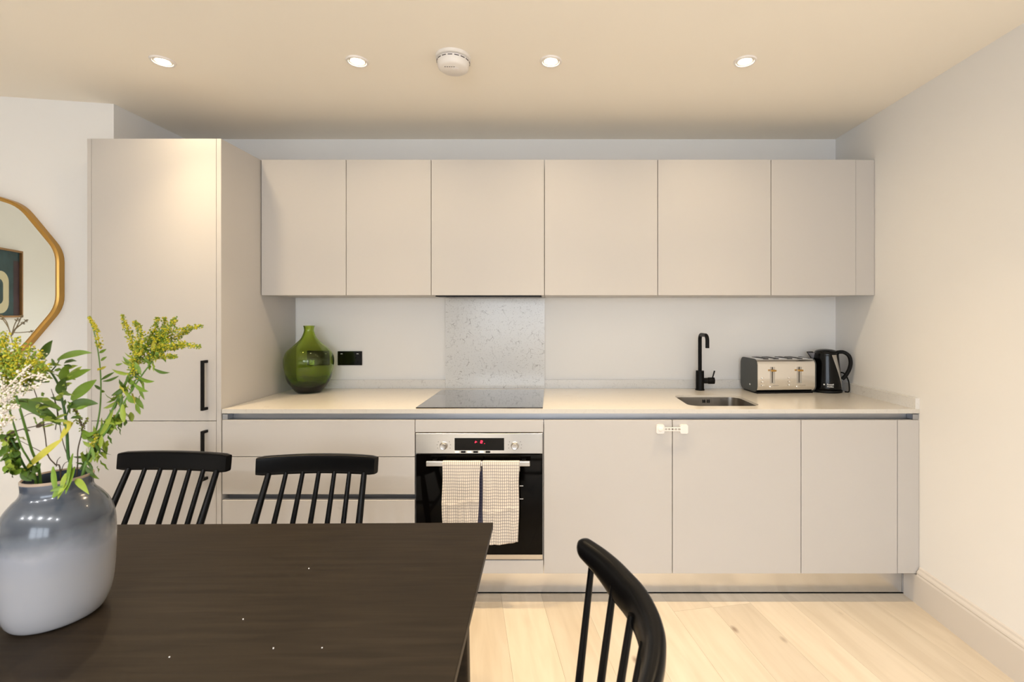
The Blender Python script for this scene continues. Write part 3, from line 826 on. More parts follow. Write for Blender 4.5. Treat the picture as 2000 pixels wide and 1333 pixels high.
rm_ = new(); tube(rm_, [(-.066, -.030, .2235), (-.087, -.009, .2235), (-.0955, 0, .2235), (-.087, .009, .2235), (-.066, .030, .2235)], .0022, 8)
tube(rm_, [(-.0955, 0, .224), (-.079, 0, .197), (-.066, 0, .170)], .0022, 8)
kobj('spout_rim', rm_, M['blackplastic'], spo, smooth='auto')
hp = smooth_path([(.050, 0, .226), (.085, 0, .229), (.112, 0, .210), (.121, 0, .175), (.115, 0, .135), (.098, 0, .098), (.080, 0, .075)], 6)
kobj('handle', tube(new(), hp, [(.011, .0105)]*len(hp), 14), M['blackmatt'], smooth='auto')
wsb = new()
for sgn in (-1,):
    pts = [(a_, z_) for a_, z_ in ((.079, .03), (.0795, .05), (.077, .09), (.074, .13), (.070, .17), (.067, .215))]
    prev = None
    for r_, z_ in pts:
        w_ = .10+.75*(z_-.03)*1.0
        a0_ = math.radians(-14-40*(z_-.03)/.185); hw_ = .07+.75*(z_-.03)
        ring = [wsb.verts.new(((r_+.0012)*math.cos(a0_+t_), (r_+.0012)*math.sin(a0_+t_), z_)) for t_ in (-hw_, -hw_/3, hw_/3, hw_)]
        if prev:
            for i in range(3): wsb.faces.new((prev[i], prev[i+1], ring[i+1], ring[i]))
        prev = ring
ws_ = kobj('water_gauge', wsb, M['water_strip'], smooth=True)
md = ws_.modifiers.new('thickness', 'SOLIDIFY'); md.thickness = .0012
def ktext(s, z, a, size):
    r_ = .0795
    t = bpy.data.curves.new('lettering', 'FONT'); t.body = s; t.size = size; t.extrude = .0004; t.align_x = 'CENTER'; t.resolution_u = 3; t.offset = .0002
    t.materials.append(M['whiteink']); o = bpy.data.objects.new('lettering', t); C.objects.link(o); o.parent = kt
    o.location = (r_*math.cos(a), r_*math.sin(a), z); o.rotation_euler = (PI/2, 0, a+PI/2); tomesh(o)
def tomesh(o):
    bpy.context.view_layer.update()
    me = bpy.data.meshes.new_from_object(o); n = bpy.data.objects.new('lettering', me); C.objects.link(n)
    n.parent = o.parent; n.location = o.location; n.rotation_euler = o.rotation_euler
    n['kind'] = 'stuff'
    bpy.data.objects.remove(o); return n
ktext('Russell', .046, math.radians(-76), .0125)
ktext('Hobbs', .034, math.radians(-76), .0125)
kl = lathe(new(), [(.0042, 0), (.0042, .0008), (.002, .0008)], (0,0,0), 16)
bmesh.ops.rotate(kl, verts=kl.verts, matrix=Matrix.Rotation(PI/2, 3, 'X')); bmesh.ops.rotate(kl, verts=kl.verts, matrix=Matrix.Rotation(math.radians(-98+90), 3, 'Z'))
a_ = math.radians(-98); bmesh.ops.translate(kl, verts=kl.verts, vec=(.0797*math.cos(a_), .0797*math.sin(a_), .049))
kobj('emblem', kl, M['whiteink'])
cb = smooth_path([(1.655, 2.735, ZT+.12), (1.672, 2.700, ZT+.118), (1.694, 2.69, ZT+.095), (1.694, 2.69, ZT+.045), (1.692, 2.685, ZT+.012), (1.678, 2.685, ZT+.005), (1.664, 2.715, ZT+.006)], 8)
cb = smooth_path([(1.640, 2.79, ZT+.045), (1.668, 2.772, ZT+.10), (1.690, 2.74, ZT+.105), (1.6975, 2.71, ZT+.07), (1.6975, 2.70, ZT+.03), (1.688, 2.69, ZT+.006), (1.672, 2.70, ZT+.0045)], 8)
obj('cable', tube(new(), cb, .0036, 10), M['blackmatt'], kt, world=False, smooth=True)
co = C.objects[-1] if False else None
# the cable was given in world space: turn it into the kettle's frame
for o_ in kt.children:
    if o_.name.startswith('cable'):
        mi = (Matrix.Translation(kt.location) @ Matrix.Rotation(kt.rotation_euler.z, 4, 'Z')).inverted()
        o_.data.transform(mi)

# ------------------------------------------------------------------ ceiling fittings
names = ['leftmost of the four glowing ceiling downlights above the kitchen', 'ceiling downlight left of the smoke alarm, second from the left',
         'ceiling downlight just right of the smoke alarm', 'rightmost of the four glowing ceiling downlights above the kitchen']
def downlight(x, y, l=None, g='recessed ceiling downlights'):
    r = empty('downlight', (x, y, CEIL), label=l, cat='light', group=g)
    ring = new()
    lathe(ring, [(.033, -.0008), (.036, -.0065), (.044, -.006), (.0465, -.0002)], (0,0,0), 40, cap=(False, False))
    obj('trim_ring', ring, M['white'], r, world=False, smooth='auto')
    gim = new(); lathe(gim, [(.0325, -.0012), (.031, -.0042), (.0255, -.0030), (.0245, -.0012)], (0,0,0), 32)
    obj('gimbal', gim, M['gimbal'], r, world=False, smooth='auto', label='recessed gimbal ring')
    lens = new(); lathe(lens, [(.0245, -.0032), (.022, -.0060), (.001, -.0072)], (0,0,0), 28)
    obj('lens', lens, M['lamp'], r, world=False, smooth='auto', label='bright glowing lens')
for (x, y), l in zip(FRONT_ROW, names): downlight(x, y, l)
for (x, y), w_ in zip(REAR_ROWS, ('first', 'second', 'third', 'fourth', 'fifth')): downlight(x, y, w_+' from the left of five unseen ceiling downlights behind the dining table', 'unseen downlights behind the camera')
sa = empty('smoke_alarm', (-.397, 1.958, CEIL), label='round white smoke alarm on the ceiling between two downlights', cat='alarm')
obj('base_plate', lathe(new(), [(.071, -.0003), (.071, -.012), (.067, -.014), (.060, -.0145)], (0,0,0), 48), M['white'], sa, world=False, smooth='auto')
obj('cover', lathe(new(), [(.060, -.016), (.066, -.018), (.065, -.034), (.061, -.048), (.053, -.054), (.001, -.056)], (0,0,0), 48), M['white'], sa, world=False, smooth='auto')
v_ = new()
for k in range(16):
    a = 2*PI*k/16
    tmp = new(); box(tmp, .0655, .0672, -.009, .009, -.026, -.023)
    bmesh.ops.rotate(tmp, verts=tmp.verts, matrix=Matrix.Rotation(a, 3, 'Z')); me_ = bpy.data.meshes.new('t'); tmp.to_mesh(me_); v_.from_mesh(me_); bpy.data.meshes.remove(me_); tmp.free()
obj('vents', v_, M['greyink'], sa, kind='stuff', world=False)
obj('test_button', lathe(new(), [(.014, -.0555), (.014, -.058), (.011, -.059), (.001, -.059)], (.012, -.01, 0), 24), M['white'], sa, world=False, smooth='auto')
mk_ = new()
for k in range(5): box(mk_, -.03+k*.009, -.025+k*.009, -.030, -.0285, -.0568, -.0545)
obj('print', mk_, M['greyink'], sa, kind='stuff', world=False)

# ------------------------------------------------------------------ mirror and painting
U = Vector((-.985, -.1728, 0)).normalized(); Nn = Vector((.1728, -.985, 0)).normalized()
mc = Vector((-2.192, 2.393, 0))+U*.640+Vector((0, 0, 1.523))
R0 = .45
def deca(R, n=10, rr=.2):
    pts = []
    for k in range(n):
        a = math.radians(18+36*k)
        c = Vector((R*math.cos(a), R*math.sin(a)))
        pa = Vector((R*math.cos(a-math.radians(36)), R*math.sin(a-math.radians(36)))); pb = Vector((R*math.cos(a+math.radians(36)), R*math.sin(a+math.radians(36))))
        p0, p2 = c.lerp(pa, rr), c.lerp(pb, rr)
        for i in range(6):
            t = i/5; pts.append(p0*(1-t)**2+c*2*t*(1-t)+p2*t*t)
    return pts
mr = empty('wall_mirror', mc-Vector((0, 0, R0)), label='ten-sided mirror with slim golden frame on the left wall', cat='mirror')
def onw(p, d): return mc-U*p.x+Vector((0, 0, p.y))+Nn*d
b = new(); O_ = deca(R0); I_ = deca(R0-.022)
lay = [[onw(p, .001) for p in O_], [onw(p, .030) for p in deca(R0-.002)], [onw(p, .034) for p in deca(R0-.010)], [onw(p, .030) for p in deca(R0-.019)], [onw(p, .008) for p in I_]]
rg = [[b.verts.new(p) for p in l] for l in lay]
for a, c in zip(rg, rg[1:]):
    for i in range(len(a)): b.faces.new((a[i], a[(i+1) % len(a)], c[(i+1) % len(a)], c[i]))
obj('frame', b, M['brass'], mr, smooth='auto', label='slim golden frame')
b = new(); q0 = [b.verts.new(onw(p, .002)) for p in deca(R0-.019)]; q1 = [b.verts.new(onw(p, .012)) for p in deca(R0-.019)]
b.faces.new(q0[::-1]); b.faces.new(q1)
for i in range(len(q0)): b.faces.new((q0[i], q0[(i+1) % len(q0)], q1[(i+1) % len(q0)], q1[i]))
obj('glass', b, M['mirror'], mr)
# painting on the left wall, seen in the mirror
pa_ = empty('painting', (XL, -.44, 1.328), label='framed abstract painting, dark teal with a cream arch, seen in the mirror', cat='painting')
fr = new(); py0, py1, pz0, pz1 = -.712, -.17, 1.326, 1.966
box(fr, XL, XL+.03, py0, py0+.018, pz0, pz1); box(fr, XL, XL+.03, py1-.018, py1, pz0, pz1)
box(fr, XL, XL+.03, py0+.018, py1-.018, pz0, pz0+.018); box(fr, XL, XL+.03, py0+.018, py1-.018, pz1-.018, pz1)
obj('frame', fr, mat('oak_frame', (.30, .16, .06), .5, noise=.15, nscale=15), pa_)
M['teal'] = mat('teal_paint', (.020, .055, .065), .5, noise=.8, nscale=9)
M['plum'] = mat('plum_paint', (.045, .022, .028), .5, noise=.5, nscale=9)
M['cream'] = mat('cream_paint', (.62, .56, .38), .6, noise=.05)
obj('canvas', bx(XL+.001, XL+.012, py0+.018, py1-.018, pz0+.018, pz1-.018), M['teal'], pa_)
obj('plum_band', bx(XL+.012, XL+.0125, py0+.018, py0+.10, pz0+.018, pz1-.10), M['plum'], pa_)
def flat(pts, x, m, n_):
    b = new(); b.faces.new([b.verts.new((x, y, z)) for y, z in pts]); ex_ = bmesh.ops.extrude_face_region(b, geom=b.faces[:])
    bmesh.ops.translate(b, verts=[v for v in ex_['geom'] if isinstance(v, bmesh.types.BMVert)], vec=(.0006, 0, 0)); return obj(n_, b, m, pa_)
flat(rrect(-.435, 1.56, .115, .195, .10, 8), XL+.0126, M['cream'], 'cream_shape')
flat(rrect(-.425, 1.565, .052, .115, .05, 8), XL+.0133, M['teal'], 'shape_hole')

# ------------------------------------------------------------------ dining table
TZ = .75
bk = F*(EYE-TZ)/(1024-VY)
tb = empty('dining_table', (-1.05, .93, 0), rz=math.radians(.7), label='dark brown stained wooden dining table with a grey vase on it', cat='table')
xr_ = (966-VX)/(F/bk)
tx1_ = xr_+1.05; tdp = .455
obj('tabletop', bx(-.92, tx1_, -.47, bk-.93-.0, TZ-.018, TZ, bev=.002, seg=2), M['table'], tb, world=False)
ap = new(); y1_ = bk-.93
for a in ((-.80, tx1_-.10, -.40, -.38), (-.80, tx1_-.10, y1_-.10, y1_-.08)): box(ap, a[0], a[1], a[2], a[3], TZ-.10, TZ-.0185)
for a in (-.80, tx1_-.12): box(ap, a, a+.02, -.38, y1_-.10, TZ-.10, TZ-.0185)
obj('apron', ap, M['table'], tb, world=False)
for lx in (-.84, tx1_-.06):
    for ly in (-.41, y1_-.07):
        lg = new(); sx_ = 1 if lx > 0 else -1; sy_ = 1 if ly > 0 else -1
        tube(lg, [(lx-.03*sx_, ly-.02*sy_, TZ-.019), (lx-.01*sx_, ly+.0*sy_, .0)], [.030, .019], sec=rsec(5, 20))
        obj('leg', lg, M['table'], tb, world=False, smooth='auto')
# crumbs
for a, b_, l in ((475, 1211, 'pale crumb in the middle of the dark table top, nearer the vase'), (534, 1268, 'pale crumb near the table front, left one of a close pair'),
                 (331, 1285, 'pale crumb on the dark table closest to the grey vase'), (603, 1112, 'pale crumb on the dark table closest to the drawer side chairs'), (629, 1267, 'pale crumb near the table front, right one of a close pair')):
    p_ = pz(a, b_, TZ)
    bm = new(); bmesh.ops.create_icosphere(bm, subdivisions=1, radius=.0015)
    for v in bm.verts: v.co *= random.uniform(.6, 1.1)
    o = obj('crumb', bm, M['white'], world=False, label=l, cat='crumb', group='crumbs on the table')
    o.location = (p_.x, p_.y, TZ+.001)

# ------------------------------------------------------------------ chairs
CH = M['blackgloss']
def chair_base(r, seat_z=.445, w=.225, dpt=.215):
    # saddle seat
    b = new(); n = 36; rings = []
    for z, k in ((seat_z-.034, .86), (seat_z-.026, .96), (seat_z-.010, 1.0), (seat_z-.002, .985), (seat_z, .95)):
        ring = []
        for i in range(n):
            a = 2*PI*i/n; c, s = math.cos(a), math.sin(a)
            x = math.copysign(abs(c)**(2/2.8), c)*w*k*(1-.10*s); y = math.copysign(abs(s)**(2/2.8), s)*dpt*k
            ring.append(b.verts.new((x, y, z)))
        rings.append(ring)
    for k, dz in ((.7, -.006), (.4, -.011)):
        rings.append([b.verts.new((v.co.x*k/.95, v.co.y*k/.95, seat_z+dz)) for v in rings[4]])
    for a, c in zip(rings, rings[1:]):
        for i in range(n): b.faces.new((a[i], a[(i+1) % n], c[(i+1) % n], c[i]))
    b.faces.new(rings[0][::-1]); b.faces.new(rings[-1])
    obj('seat', b, CH, r, world=False, smooth='auto')
    tops, bots = {}, {}
    for sx_ in (-1, 1):
        for sy_ in (-1, 1):
            t0 = Vector((sx_*w*.62, sy_*dpt*.62, seat_z-.030)); t1 = Vector((sx_*w*.98, sy_*dpt*1.02, 0.0))
            tops[sx_, sy_], bots[sx_, sy_] = t0, t1
            pth = [t0.lerp(t1, k/6) for k in range(7)]
            obj('leg', tube(new(), pth, [.012, .016, .018, .0175, .016, .0135, .011], 14), CH, r, world=False, smooth='auto')
    L_ = lambda k, f: tops[k].lerp(bots[k], f)
    for sx_ in (-1, 1):
        obj('stretcher', tube(new(), [L_((sx_, -1), .52), L_((sx_, -1), .52).lerp(L_((sx_, 1), .52), .5), L_((sx_, 1), .52)], [.008, .011, .008], 12), CH, r, world=False, smooth='auto')
    m0 = L_((-1, -1), .52).lerp(L_((-1, 1), .52), .5); m1 = L_((1, -1), .52).lerp(L_((1, 1), .52), .5)
    obj('stretcher', tube(new(), [m0, m0.lerp(m1, .5), m1], [.008, .011, .008], 12), CH, r, world=False, smooth='auto')
def spindle_chair(loc, rz, label, zt=.806, hw=.234, sag=.05, ya=.33, tilt=0.0, ybot=.195, wt=.180, wb=.198):
    r = empty('spindle_chair', loc, rz, label=label, cat='chair', group='black spindle-back dining chairs')
    chair_base(r)
    # crest rail: leaning, bowed
    pth = []; n = 20; h = .071
    lean = Vector((0, -.30, -1)).normalized()
    for i in range(n+1):
        u = -1+2*i/n
        pth.append(Vector((u*hw, ya-sag*u*u, zt-h/2)))
    b = new(); rings = []
    sc_ = rsec(7, 28)
    for i, p_ in enumerate(pth):
        a_ = pth[max(0, i-1)]; c_ = pth[min(n, i+1)]; t = (c_-a_).normalized()
        sd = Vector((t.y, -t.x, 0)); up = Vector((sd.x*-.10, sd.y*-.10, 1)).normalized()*1.0
        e_ = .90 if i in (0, n) else 1
        hh = h/2*(1-.05*abs(-1+2*i/n)**3)
        rings.append([b.verts.new(p_+sd*x_*.0145*e_+up*z_*hh*e_) for x_, z_ in sc_])
    for a, c in zip(rings, rings[1:]):
        m_ = len(a)
        for i in range(m_): b.faces.new((a[i], a[(i+1) % m_], c[(i+1) % m_], c[i]))
    b.faces.new(rings[0][::-1]); b.faces.new(rings[-1])
    obj('crest_rail', b, CH, r, world=False, smooth='auto')
    for k in range(7):
        u = -1+k/3
        post = k in (0, 6)
        xt = u*wt; xb = u*wb
        top = Vector((xt, ya-sag*(xt/hw)**2-.012, zt-h+.008)); bot = Vector((xb, ybot-.045*u*u, .440))
        pp = [bot.lerp(top, q/5) for q in range(6)]
        rd = [.0110, .0130, .0128, .0120, .0112, .0105] if post else [.0080, .0098, .0095, .0090, .0085, .0080]
        obj('back_post' if post else 'spindle', tube(new(), pp, rd, 12), CH, r, world=False, smooth='auto')
    return r
a1, a2 = pz(233, 883, .806), pz(446.5, 887.5, .806)
mid1 = (a1+a2)/2; ang1 = math.atan2(a2.y-a1.y, a2.x-a1.x)
def place(mid, ang_, ya=.33, sag=.05):
    d_ = Vector((-math.sin(ang_), math.cos(ang_), 0))*(ya-sag)
    return (mid.x-d_.x, mid.y-d_.y, 0)
spindle_chair(place(mid1, ang1, sag=.022), ang1, 'black spindle-back chair behind the table, nearest the tall larder cabinet', sag=.022, hw=(a2-a1).length/2, wt=.182, wb=.190)
b1, b2 = pz(501, 893, .806), pz(735, 891.5, .806)
mid2 = (b1+b2)/2; ang2 = math.atan2(b2.y-b1.y, b2.x-b1.x)
spindle_chair(place(mid2, ang2, sag=.032), ang2, 'black spindle-back chair behind the table, in front of the drawers', sag=.032, hw=(b2-b1).length/2)

# chair at the table's right end, curved comb back
rc = empty('curved_back_chair', (-.055, .815, 0), math.radians(-90), label='black chair with sweeping curved comb back at the right end of the table', cat='chair')
chair_base(rc, w=.205, dpt=.20)
ZC = .85
q = [(1128, 1048), (1138.7, 1042.5), (1160, 1055.5), (1185, 1072), (1212, 1094), (1235, 1117), (1253, 1136), (1267, 1155), (1281, 1180), (1290, 1202), (1297, 1228), (1298.6, 1250), (1296, 1287), (1285, 1333), (1262, 1385), (1225, 1435), (1180, 1470)]
W_ = [pz(a, b_, ZC) for a, b_ in q[1:]]
def tolocal(p_): return Vector((-(p_.y-.815), p_.x+.055, p_.z))
Lp = smooth_path([tolocal(p_) for p_ in W_], 9)
nL = len(Lp); b = new(); rings = []; sc_ = rsec(2.8, 26)
cum = [0]
for i in range(1, nL): cum.append(cum[-1]+(Lp[i]-Lp[i-1]).length)
for i, p_ in enumerate(Lp):
    t = (Lp[min(nL-1, i+1)]-Lp[max(0, i-1)]).normalized(); sd = Vector((t.y, -t.x, 0))
    if sd.y > 0: sd = -sd        # towards the sitter
    d_ = min(cum[i], cum[-1]-cum[i])
    f = min(1, (d_/.028)) ; f = math.sqrt(max(.004, 1-(1-f)**2))
    grow = min(1, d_/.15)
    hh = (.0185+.0125*grow)*f; tt = (.0135+.0035*grow)*f
    up = (Vector((0, 0, 1))-sd*-.0+sd*-.22*-1*-1).normalized()
    h0 = .0185+.0125*grow
    ctr = p_+sd*(.0135+.0035*grow)-Vector((0, 0, h0))
    rings.append([b.verts.new(ctr+sd*x_*tt+up*z_*hh) for x_, z_ in sc_])
for a, c in zip(rings, rings[1:]):
    m_ = len(a)
    for i in range(m_): b.faces.new((a[i], a[(i+1) % m_], c[(i+1) % m_], c[i]))
b.faces.new(rings[0][::-1]); b.faces.new(rings[-1])
obj('crest_rail', b, CH, rc, world=False, smooth='auto')
tp_ = [(pz(1157, 1102, ZC-.045)), (pz(1198.7, 1157, ZC-.045)), (pz(1233.6, 1214, ZC-.045)), (pz(1257, 1272, ZC-.045))]
tl = [tolocal(p_) for p_ in tp_]
tl = [Vector((p_.x, p_.y, p_.z+.012)) for p_ in tl]
bt_ = [Vector((-.175, .100, .438)), Vector((-.108, .128, .438)), Vector((-.038, .142, .438)), Vector((.032, .142, .438)), Vector((.102, .128, .438)), Vector((.170, .100, .438))]
tl += [Vector((.125, .195, ZC-.035)), Vector((.205, .140, ZC-.035))]
for t_, b_ in zip(tl, bt_):
    pp = [b_.lerp(t_, k/5) for k in range(6)]
    obj('spindle', tube(new(), pp, [.0080, .0088, .0084, .0078, .0072, .0066], 14), CH, rc, world=False, smooth='auto')

# ------------------------------------------------------------------ grey vase
vX, vY = (113-VX)/S(.944), .944
vs = empty('vase', (vX, vY, TZ), label='rounded ceramic vase with blue-grey shoulder and white body, on the table', cat='vase')
k = .983
vp = smooth_prof([(.058*k, .0005), (.069*k, .004), (.078*k, .022), (.084*k, .048), (.0875*k, .090), (.0885*k, .15), (.0860*k, .186), (.078*k, .213), (.066*k, .232), (.0565*k, .243), (.0525*k, .254), (.0535*k, .272), (.0525*k, .274)], 5)
b = new(); lathe(b, [(.001, .0005)]+vp+[(.0500*k, .272), (.0488*k, .254), (.053*k, .238)], (0,0,0), 72, cap=(True, False))
obj('outer_glaze', b, M['vase'], vs, world=False, smooth='auto')
b = new(); lathe(b, [(.0531*k, .238), (.074*k, .21), (.080*k, .15), (.074*k, .05), (.05*k, .012), (.001, .010)], (0,0,0), 48, cap=(False, True))
obj('inside', b, M['vase_in'], vs, world=False, smooth='auto', label='brown inside wall')
b = new(); lathe(b, [(.0537*k, .2715), (.0536*k, .2748), (.0515*k, .2765), (.0495*k, .2735)], (0,0,0), 72, cap=(False, False))
obj('rim', b, mat('rim_glaze', (.36, .27, .20), .2, noise=.2, nscale=25), vs, world=False, smooth='auto', label='brownish rim')

# ------------------------------------------------------------------ flowers
def leafmesh(p0, p1, w, droop=0, fold=.35, side=None, n=7, wavy=0):
    p0, p1 = Vector(p0), Vector(p1); d_ = p1-p0; ln_ = d_.length; t = d_.normalized()
    view = Vector((0, -1, 0))
    s = t.cross(view)
    if s.length < .05: s = t.cross(Vector((0, 0, 1)))
    s.normalize(); nrm = s.cross(t).normalized()
    if side is not None:
        rot = Matrix.Rotation(side, 3, t); s = rot @ s; nrm = rot @ nrm
    b = new(); rows = []
    for i in range(n+1):
        f = i/n; ww = w*(math.sin(PI*min(1, f*.94+.05))**.8)*(1-.25*f)
        c = p0+d_*f+Vector((0, 0, droop*ln_*4*f*(1-f)))+nrm*(wavy*math.sin(f*9))
        rows.append([b.verts.new(c-s*ww/2+nrm*ww*fold*.5), b.verts.new(c-nrm*.0), b.verts.new(c+s*ww/2+nrm*ww*fold*.5)])
    for a, c in zip(rows, rows[1:]):
        for k_ in (0, 1): b.faces.new((a[k_], a[k_+1], c[k_+1], c[k_]))
    return b
def add_leaf(root, p0, p1, w, m='leaf', **k_):
    o = obj('leaf', leafmesh(p0, p1, w, **k_), M[m], root, smooth=True, recalc=False)
    return o
def stem(root, pts, r0, r1, m='stemgreen', name='stem'):
    pth = smooth_path(pts, 5); n_ = len(pth)
    obj(name, tube(new(), pth, [r0+(r1-r0)*i/(n_-1) for i in range(n_)], 8), M[m], root, smooth=True)
    return pth
def florets(bm, path, r, count, size, rnd, mats=1):
    for _ in range(count):
        f = rnd.random(); i = f*(len(path)-1); a = path[int(i)]; b_ = path[min(len(path)-1, int(i)+1)]
        p_ = a.lerp(b_, i-int(i)); rr = r*(1-.55*f)
        off = Vector((rnd.gauss(0, 1), rnd.gauss(0, 1), rnd.gauss(0, 1))); off = off.normalized()*rr*rnd.random()**.5
        s_ = size*rnd.uniform(.6, 1.25); c = p_+off
        mi = rnd.randrange(mats)
        ax = Vector((rnd.gauss(0, 1), rnd.gauss(0, 1), rnd.gauss(0, 1))).normalized(); o1 = ax.orthogonal().normalized(); o2 = ax.cross(o1)
        vs_ = [bm.verts.new(c+ax*s_*1.3), bm.verts.new(c-ax*s_)]+[bm.verts.new(c+(o1*math.cos(q_*PI/2)+o2*math.sin(q_*PI/2))*s_*.8) for q_ in range(4)]
        for q_ in range(4):
            for e in (0, 1):
                fc = bm.faces.new((vs_[e], vs_[2+q_], vs_[2+(q_+1) % 4]) if e == 0 else (vs_[1], vs_[2+(q_+1) % 4], vs_[2+q_])); fc.material_index = mi
def spray(root, pts, r, count, size, ms, rnd, name='flower_spray'):
    pth = smooth_path(pts, 4); b = new()
    tube(b, pth, [.0009]*len(pth), 5)
    florets(b, pth, r, count, size, rnd, len(ms))
    return obj(name, b, [M[m] for m in ms], root, smooth=False)
mouth = Vector((vX, vY, TZ+.27))
def q3(a, b_, y): return px(a, b_, y)

# A: tall goldenrod leaning right
rnd = random.Random(21)
A = empty('goldenrod_stem', (vX+.02, vY+.01, TZ+.02), label='tall goldenrod stem leaning right over the larder cabinet, with a broad yellow-green plume', cat='flower', group='flower stems in the grey vase')
dA = .99
main = stem(A, [(vX+.010, vY, TZ+.10), q3(160, 935, .955), q3(172, 895, .965), q3(190, 855, .97), q3(214, 812, .98), q3(238, 765, .99), q3(258, 722, .99), q3(278, 690, .99), q3(300, 660, 1.0), q3(322, 640, 1.0)], .0030, .0014)
stem(A, [q3(180, 876, .968), q3(212, 838, .97), q3(240, 790, .98), q3(276, 735, .99), q3(310, 690, 1.01)], .0020, .0012, name='branch')
tips = [((268, 700), (255, 660), (237, 616), 1.0), ((275, 690), (275, 650), (262, 628), .97), ((285, 680), (300, 648), (308, 620), 1.0), ((290, 675), (318, 650), (322, 622), 1.02),
        ((300, 668), (330, 640), (344, 622), .99), ((300, 665), (345, 645), (395, 637), 1.0), ((305, 672), (345, 658), (376, 642), 1.02), ((300, 680), (345, 672), (391, 678), .98),
        ((295, 690), (330, 680), (360, 676), 1.0), ((285, 700), (318, 696), (345, 698), .99), ((270, 710), (268, 690), (254, 676), 1.01), ((280, 705), (300, 690), (330, 662), 1.0), ((262, 735), (262, 700), (272, 660), .98)]
for a, b_, c, y in tips:
    spray(A, [q3(*a, y), q3(*b_, y), q3(*c, y-.01)], .0115, 230, .0021, ['flower', 'bud', 'bud', 'flower', 'leaf'], rnd)
for i in range(80):
    f = rnd.uniform(.15, .99); p_ = main[int(f*(len(main)-1))]
    a_ = rnd.uniform(-.9, 2.6) if rnd.random() < .7 else rnd.uniform(2.4, 4.6)
    ln_ = rnd.uniform(.018, .040); dv_ = Vector((math.cos(a_)*ln_, rnd.uniform(-.014, .014), math.sin(a_)*ln_*.8-.006))
    add_leaf(A, p_, p_+dv_, rnd.uniform(.006, .010), rnd.choice(['leaf', 'leaflight', 'leaflight', 'leafdark', 'leaf']), droop=-.12, side=rnd.uniform(-.8, .8), n=4, wavy=.001)
for a, b_, w_, m_ in (((300, 720), (332, 728), .007, 'leafdark'), ((270, 735), (302, 745), .010, 'leaf'), ((262, 750), (290, 765), .009, 'leaf'), ((250, 770), (262, 788), .011, 'leaf'), ((240, 790), (243, 826), .013, 'leaflight'),
                      ((226, 712), (240, 710), .006, 'leaf'), ((232, 735), (200, 745), .007, 'leafdark'), ((215, 800), (230, 842), .011, 'leaf'), ((196, 850), (222, 800), .010, 'leaflight'), ((205, 820), (240, 826), .008, 'leaflight')):
    add_leaf(A, q3(*a, .97), q3(*b_, .965), w_, m_, droop=-.1, side=rnd.uniform(-.5, .5))
b = new(); florets(b, [q3(185, 872, .967), q3(188, 850, .967)], .008, 60, .0028, rnd, 3); obj('flower_spray', b, [M['flower'], M['leafyellow'], M['leaf']], A)
for k_ in range(90):      # small withered leaves hanging along the stem
    f = rnd.uniform(.22, .97); p_ = main[int(f*(len(main)-1))]+Vector((rnd.uniform(-.010, .030), rnd.uniform(-.014, .014), rnd.uniform(-.018, .010)))
    add_leaf(A, p_, p_+Vector((rnd.uniform(-.010, .016), rnd.uniform(-.006, .006), -rnd.uniform(.012, .030))), rnd.uniform(.006, .011), rnd.choice(['leaf', 'leaflight', 'bud', 'leaf', 'leafdark', 'leafyellow']), side=rnd.uniform(-1, 1), n=4, wavy=.0015)

# B: slender upright goldenrod
B = empty('goldenrod_stem', (vX+.02, vY+.02, TZ+.02), label='slender upright goldenrod stem with one narrow yellow flower tip, left of the broad plume', cat='flower', group='flower stems in the grey vase')
Bp = stem(B, [(vX+.012, vY+.015, TZ+.10), q3(162, 930, .96), q3(180, 870, .975), q3(193, 815, .98), q3(197, 770, .985), q3(196, 725, .99), q3(192, 690, .99), q3(184, 650, .99), q3(174, 622, .99)], .0018, .0008)
spray(B, [q3(195, 680, .99), q3(190, 652, .985), q3(183, 634, .99), q3(173, 619, .99)], .0075, 150, .0021, ['flower', 'flower', 'flower', 'bud'], rnd)
for a, b_, m_ in (((194, 690), (208, 682), 'leaf'), ((197, 705), (209, 697), 'leaf'), ((196, 722), (208, 716), 'leafyellow'), ((196, 720), (190, 724), 'flower'), ((198, 742), (224, 727), 'leafdark'), ((198, 762), (184, 752), 'leafdark'), ((198, 764), (205, 766), 'leaf')):
    add_leaf(B, q3(*a, .988), q3(*b_, .985), .0065, m_, side=rnd.uniform(-.4, .4), n=5)

